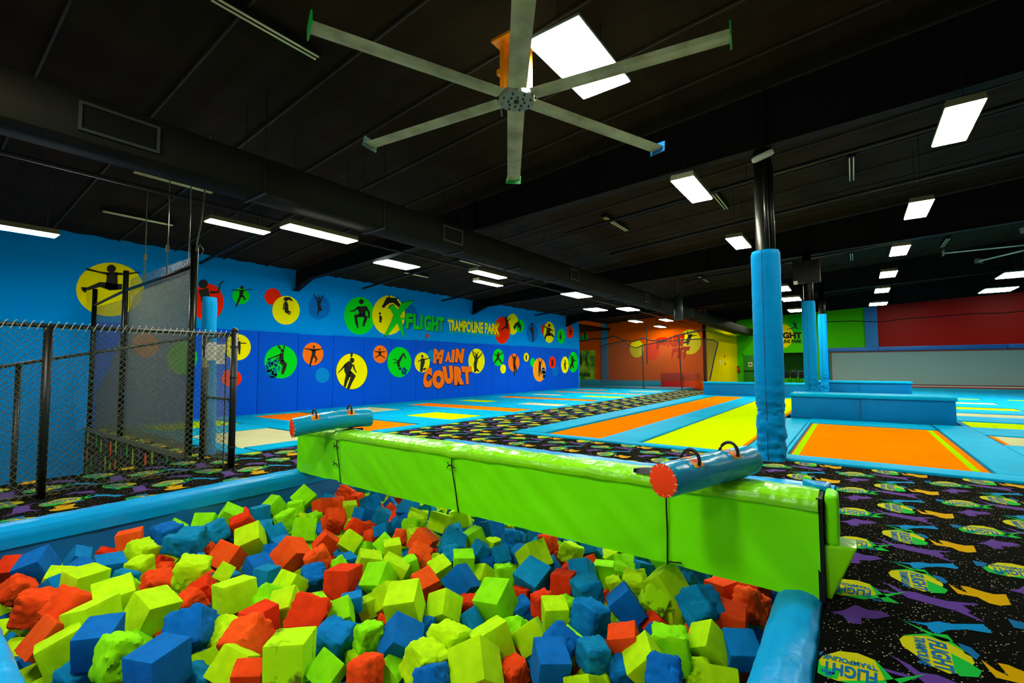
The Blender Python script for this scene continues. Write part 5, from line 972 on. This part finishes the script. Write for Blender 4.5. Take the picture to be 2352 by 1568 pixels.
# ================================================================== FENCES, NETTING, GATE
def link_mesh(mb, f, U, V, cell, r, m, jag=0):
    # two families of wires woven on a sheet f(u, v), u in metres along, v in metres up
    n = int((U+V)/cell)+1
    for fam in (0, 1):
        for i in range(-int(V/cell)-1, n+1):
            c = i*cell; pts = []
            v0, v1 = 0, V
            if fam == 0:  # u = c + v
                v0 = max(0, -c); v1 = min(V, U-c)
            else:         # u = c - v (+V)
                c2 = c+V; v0 = max(0, c2-U); v1 = min(V, c2)
            if v1-v0 < .02: continue
            k = max(2, int((v1-v0)/(cell/2))+1)
            for j in range(k+1):
                v = v0+(v1-v0)*j/k; u = c+v if fam == 0 else c2-v
                p = Vector(f(u, v)); pts.append(p)
            mb.tube(pts, r, m, 3, cap=False)
M_knuckle = mat('wire_ends', '98A488', .4, .5)
# near fence beside the pit
r = empty('chain_link_fence', (-7.35, 1.6, 0), 'near black chain-link fence with a level top rail beside the foam pit', 'fence', 'black chain-link fences')
FX, FY0, FY1, FH = -7.35, -.6, 3.08, 1.93
mb = MB(); mb.tube([(FX, FY0, FH), (FX, FY1, FH)], .024, M_fence, 10); part(mb, 'top_rail', r, smooth=True)
mb = MB(); mb.tube([(FX, FY0, .05), (FX, FY1, .05)], .018, M_fence, 8); part(mb, 'bottom_rail', r, smooth=True)
mb = MB(); mb.tube([(FX, 1.14, 0), (FX, 1.14, FH)], .042, M_fence, 12); part(mb, 'post', r, smooth=True)
mb = MB(); mb.tube([(FX+.02, 3.1, 0), (FX+.02, 3.1, 1.99)], .045, M_fence, 14); mb.tube([(FX+.02, 3.1, 1.97), (FX+.02, 3.1, 2.01), (FX+.02, 3.1, 2.035)], [.052, .045, .012], M_fence, 14); part(mb, 'corner_post', r, smooth=True)
mb = MB(); mb.tube([(FX, 3.0, .05), (FX, 3.0, FH)], .008, M_fence, 6); part(mb, 'tension_bar', r)
for z in (.3, .95, 1.3, 1.75):
    mb = MB(); mb.tube([(FX+.02, 3.1, z-.012), (FX+.02, 3.1, z+.012)], .053, M_fence, 12); part(mb, 'clamp', r)
mb = MB(); link_mesh(mb, lambda u, v: (FX+.026, FY0+u, .03+v), FY1-FY0-.06, FH-.03, .078, .0032, M_wire)
for k in range(54):
    y = FY0+.03+k*.068
    mb.tube([(FX+.03, y-.02, FH-.05), (FX+.035, y+.012, FH+.035), (FX-.0, y+.03, FH+.05)], .005, M_knuckle, 4)
part(mb, 'mesh', r)
# sloping fence along the stairs
r = empty('chain_link_fence', (-8.62, 1.4, 0), 'sloping black chain-link fence along the stairs behind the near fence', 'fence', 'black chain-link fences')
def zt(y): return 1.93-(3.0-y)*.222
def zb(y): return .02-(3.0-y)*.19
GX = -8.62; ya, yb = -.4, 3.0
mb = MB(); mb.tube([(GX, ya, zt(ya)), (GX, yb, zt(yb))], .022, M_fence, 10); part(mb, 'top_rail', r, smooth=True)
mb = MB(); mb.tube([(GX, ya, zb(ya)), (GX, yb, zb(yb))], .02, M_fence, 8); part(mb, 'bottom_rail', r, smooth=True)
mb = MB(); mb.tube([(GX, 1.08, -1.3), (GX, 1.08, zt(1.08))], .03, M_fence, 12); part(mb, 'post', r, smooth=True)
mb = MB(); link_mesh(mb, lambda u, v: (GX+.024, ya+u, zb(ya+u)+(zt(ya+u)-zb(ya+u))*v/1.9), yb-ya, 1.9, .078, .003, M_wire)
for k in range(50):
    y = ya+.03+k*.068; mb.tube([(GX+.03, y-.02, zt(y)-.03), (GX+.03, y+.012, zt(y)+.035)], .0032, M_wire, 4)
part(mb, 'mesh', r)
# tall fence with grey netting over the deck edge
r = empty('netting_fence', (-11.6, 3.05, 0), 'tall chain-link fence with grey netting behind the stairs', 'fence')
TX = -8.76
for x, zz, rd in ((-14.7, 3.35, .05), (-12.35, 3.5, .05), (TX, 3.48, .055)):
    mb = MB(); mb.tube([(x, 3.05, 0), (x, 3.05, zz)], rd, M_steel, 12); part(mb, 'post', r, smooth=True)
rl = [(-14.7, 2.95), (-12.4, 3.08), (-10.6, 3.1), (TX, 3.13)]
mb = MB(); mb.tube([(a, 3.05, b) for a, b in rl], .03, M_steel, 8); part(mb, 'top_rail', r, smooth=True)
def nt(x): return 3.3 if x > -12.2 else 3.0-(.0 if x > -14 else .2)
mb = MB(); link_mesh(mb, lambda u, v: (-12.3+u, 3.09, .02+v*(nt(-12.3+u))/3.3), 12.3+TX, 3.3, .062, .0024, M_wire)
link_mesh(mb, lambda u, v: (-14.7+u, 3.09, .02+v*2.9/3.3), 2.4, 3.3, .062, .0024, M_wire); part(mb, 'mesh', r)
M_net = bpy.data.materials.new('grey_netting'); M_net.use_nodes = True
n_ = M_net.node_tree.nodes; b_ = n_['Principled BSDF']; b_.inputs['Base Color'].default_value = lin('8A8C6A'); b_.inputs['Roughness'].default_value = .9; b_.inputs['Alpha'].default_value = .5
mb = MB(); A_ = [(-13.6, 1.5), (-12.1, 2.95), (-10.9, 3.16), (-9.7, 3.22), (-8.85, 3.28), (-8.85, .05), (-14.6, .05), (-14.6, .9)]
mb.poly([(a, 3.13, b) for a, b in A_], M_net); mb.poly([(a, 3.134, b) for a, b in A_], M_net); part(mb, 'netting', r)
for q, x in enumerate((-11.2, -10.0, -9.0)):
    mb = MB(); mb.tube([(x, 3.05, 3.15), (x, 3.05, roofz(x))], .01, M_wire, 5); mb.box((x-.04, 3.03, 3.55), (x+.04, 3.07, 3.68), M_wire) if q < 2 else None; part(mb, 'hanging_wire', r)
mb = MB(); mb.tube([(TX+.02, 3.05, 3.3), (TX+.25, 3.05, 3.9), (TX+.5, 3.05, roofz(TX))], .012, M_wire, 5); mb.tube([(TX+.05, 3.05, 3.4), (TX+.2, 3.05, 3.45), (TX+.35, 3.05, 3.35), (TX+.3, 3.05, 3.28)], .012, M_wire, 5); part(mb, 'rope', r)
# blue post pad
mb = MB()
mb.grid(lambda u, v: (-8.66+(.13-.03*v)*math.cos(2*PI*u)*(1 if v < .97 else .7)-.12*v, 3.3+.11*math.sin(2*PI*u)+.01*noise.noise(Vector((u*6, v*8, 0))), .02+2.62*v), 24, 60, M_colpad)
mb.poly([(-8.78+.07*math.cos(2*PI*k/16), 3.3+.1*math.sin(2*PI*k/16), 2.64) for k in range(16)], M_colpad)
tag(mb.build('post_pad', smooth=True, loc=(-8.7, 3.3, 0)), 'bright blue upright pad beside the tall netting post', 'post pad')
# gate with two notices
r = empty('gate', (-7.85, 3.12, 0), 'black chain-link gate with two white notices between pad and corner post', 'gate')
mb = MB()
for a, b in (((-8.3, .08), (-8.3, 1.93)), ((-7.42, .08), (-7.42, 1.93)), ((-8.3, 1.93), (-7.42, 1.93)), ((-8.3, .98), (-7.42, .98)), ((-8.3, .08), (-7.42, .08))): mb.tube([(a[0], 3.12, a[1]), (b[0], 3.12, b[1])], .02, M_fence, 8)
part(mb, 'frame', r, smooth=True)
mb = MB(); link_mesh(mb, lambda u, v: (-8.3+u, 3.1, .08+v), .88, 1.85, .05, .0026, M_wire); part(mb, 'mesh', r)
mb = MB(); mb.tube([(-8.32, 3.1, 1.45), (-8.32, 3.1, 1.6)], .04, mat('latch', '8A8A60', .4), 10); part(mb, 'latch', r)
mb = MB(); mb.tube([(-8.42, 3.12, 0), (-8.42, 3.12, 1.98)], .04, M_fence, 12); part(mb, 'gate_post', r, smooth=True)
for a, lb in (((-8.24, 1.56, -7.93, 1.84), 'cream notice sheet on the gate, higher one on the left'), ((-7.91, 1.5, -7.62, 1.8), 'cream notice sheet on the gate, lower one on the right')):
    mb = MB(); mb.box((a[0], 3.085, a[1]), (a[2], 3.092, a[3]), PAINT['white'])
    for k in range(6): mb.box((a[0]+.04, 3.083, a[3]-.05-k*.035), (a[2]-.05-.03*(k % 3), 3.085, a[3]-.045-k*.035), M_wire)
    tag(mb.build('notice', loc=((a[0]+a[2])/2, 3.088, a[1])), lb, 'notice', 'notices on the gate')
# dark safety net before the orange wall
M_dn = bpy.data.materials.new('dark_netting'); M_dn.use_nodes = True
b_ = M_dn.node_tree.nodes['Principled BSDF']; b_.inputs['Base Color'].default_value = lin('3A2408'); b_.inputs['Roughness'].default_value = .9; b_.inputs['Alpha'].default_value = .5
YN = 28.6
def z5(a, b): return at(1250+a*.21259, 600+b*.21259, y=YN)
r = empty('safety_net', (-11, YN, 0), 'dark sagging safety net on black poles before the orange wall', 'net')
rope = [(350, 862), (440, 855), (530, 835), (640, 840), (745, 808), (860, 850), (960, 865), (1070, 828), (1150, 855), (1280, 858), (1450, 795), (1600, 765), (1740, 735)]
mb = MB(); mb.tube([z5(a, b) for a, b in rope], .045, M_black, 6); part(mb, 'rope', r)
rope2 = [(600, 930), (660, 900), (860, 860), (940, 920), (1000, 935), (1060, 905), (1250, 870), (1480, 845), (1700, 838), (1830, 850), (1880, 880), (1860, 950), (1830, 1080), (1790, 1285)]
mb = MB(); mb.tube([z5(a, b) for a, b in rope2], .035, M_black, 6); part(mb, 'rope', r)
mb = MB(); mb.poly([z5(a, b) for a, b in rope2]+[z5(600, 1310)], M_dn); part(mb, 'netting', r)
for p in (((1105, 700), (1112, 1110)), ((1060, 900), (1075, 1385)), ((1450, 790), (1488, 1390))):
    mb = MB(); mb.tube([z5(*p[0]), z5(*p[1])], .035, M_black, 6); part(mb, 'pole', r)
# red box, low blue wall before the orange wall
r = empty('padded_box', (-9.9, 32, 0), 'red padded box with light painted on its right side, before the orange wall', 'padded box')
mb = MB(); mb.box((-10.6, 31.5, 0), (-9.12, 32.6, .98), mat('box_red', 'D01406', .4, .4)); part(mb, 'body', r, bevel=.03)
mb = MB(); mb.box((-9.1, 31.5, 0), (-8.35, 32.6, .98), mat('box_red_lit', 'F04408', .4, .4)); part(mb, 'body', r, bevel=.03)  # lighter tone stands in for light on the red box's right face
for i, (x0, x1) in enumerate(((-19, -10.7),)):
    mb = MB(); mb.box((x0, 31.9, -.1), (x1, 32.4, .42), mat('edge_teal', '0A88A8', .5)); tag(mb.build('edge_pad', bevel=.03, loc=(-14, 32, -.1)), 'low teal pad along the foot of the orange wall', 'padding')
    mb = MB(); mb.box((x0, 28.9, -.1), (-8.4, 31.4, .05), mat('edge_dteal', '0A6A84', .5)); tag(mb.build('edge_pad', bevel=.02, loc=(-13, 30, -.1)), 'dark teal pit cover before the orange wall', 'padding')
# sagging rope across the red wall
mb = MB(); mb.tube([at(a, b, y=38) for a, b in ((1895, 739), (1960, 737), (2020, 739), (2090, 731), (2150, 727), (2235, 720), (2300, 719), (2380, 711))], .03, M_black, 6)
tag(mb.build('net_rope', loc=(4, 38, 4)), 'black net rope sagging across the green and red walls', 'rope')
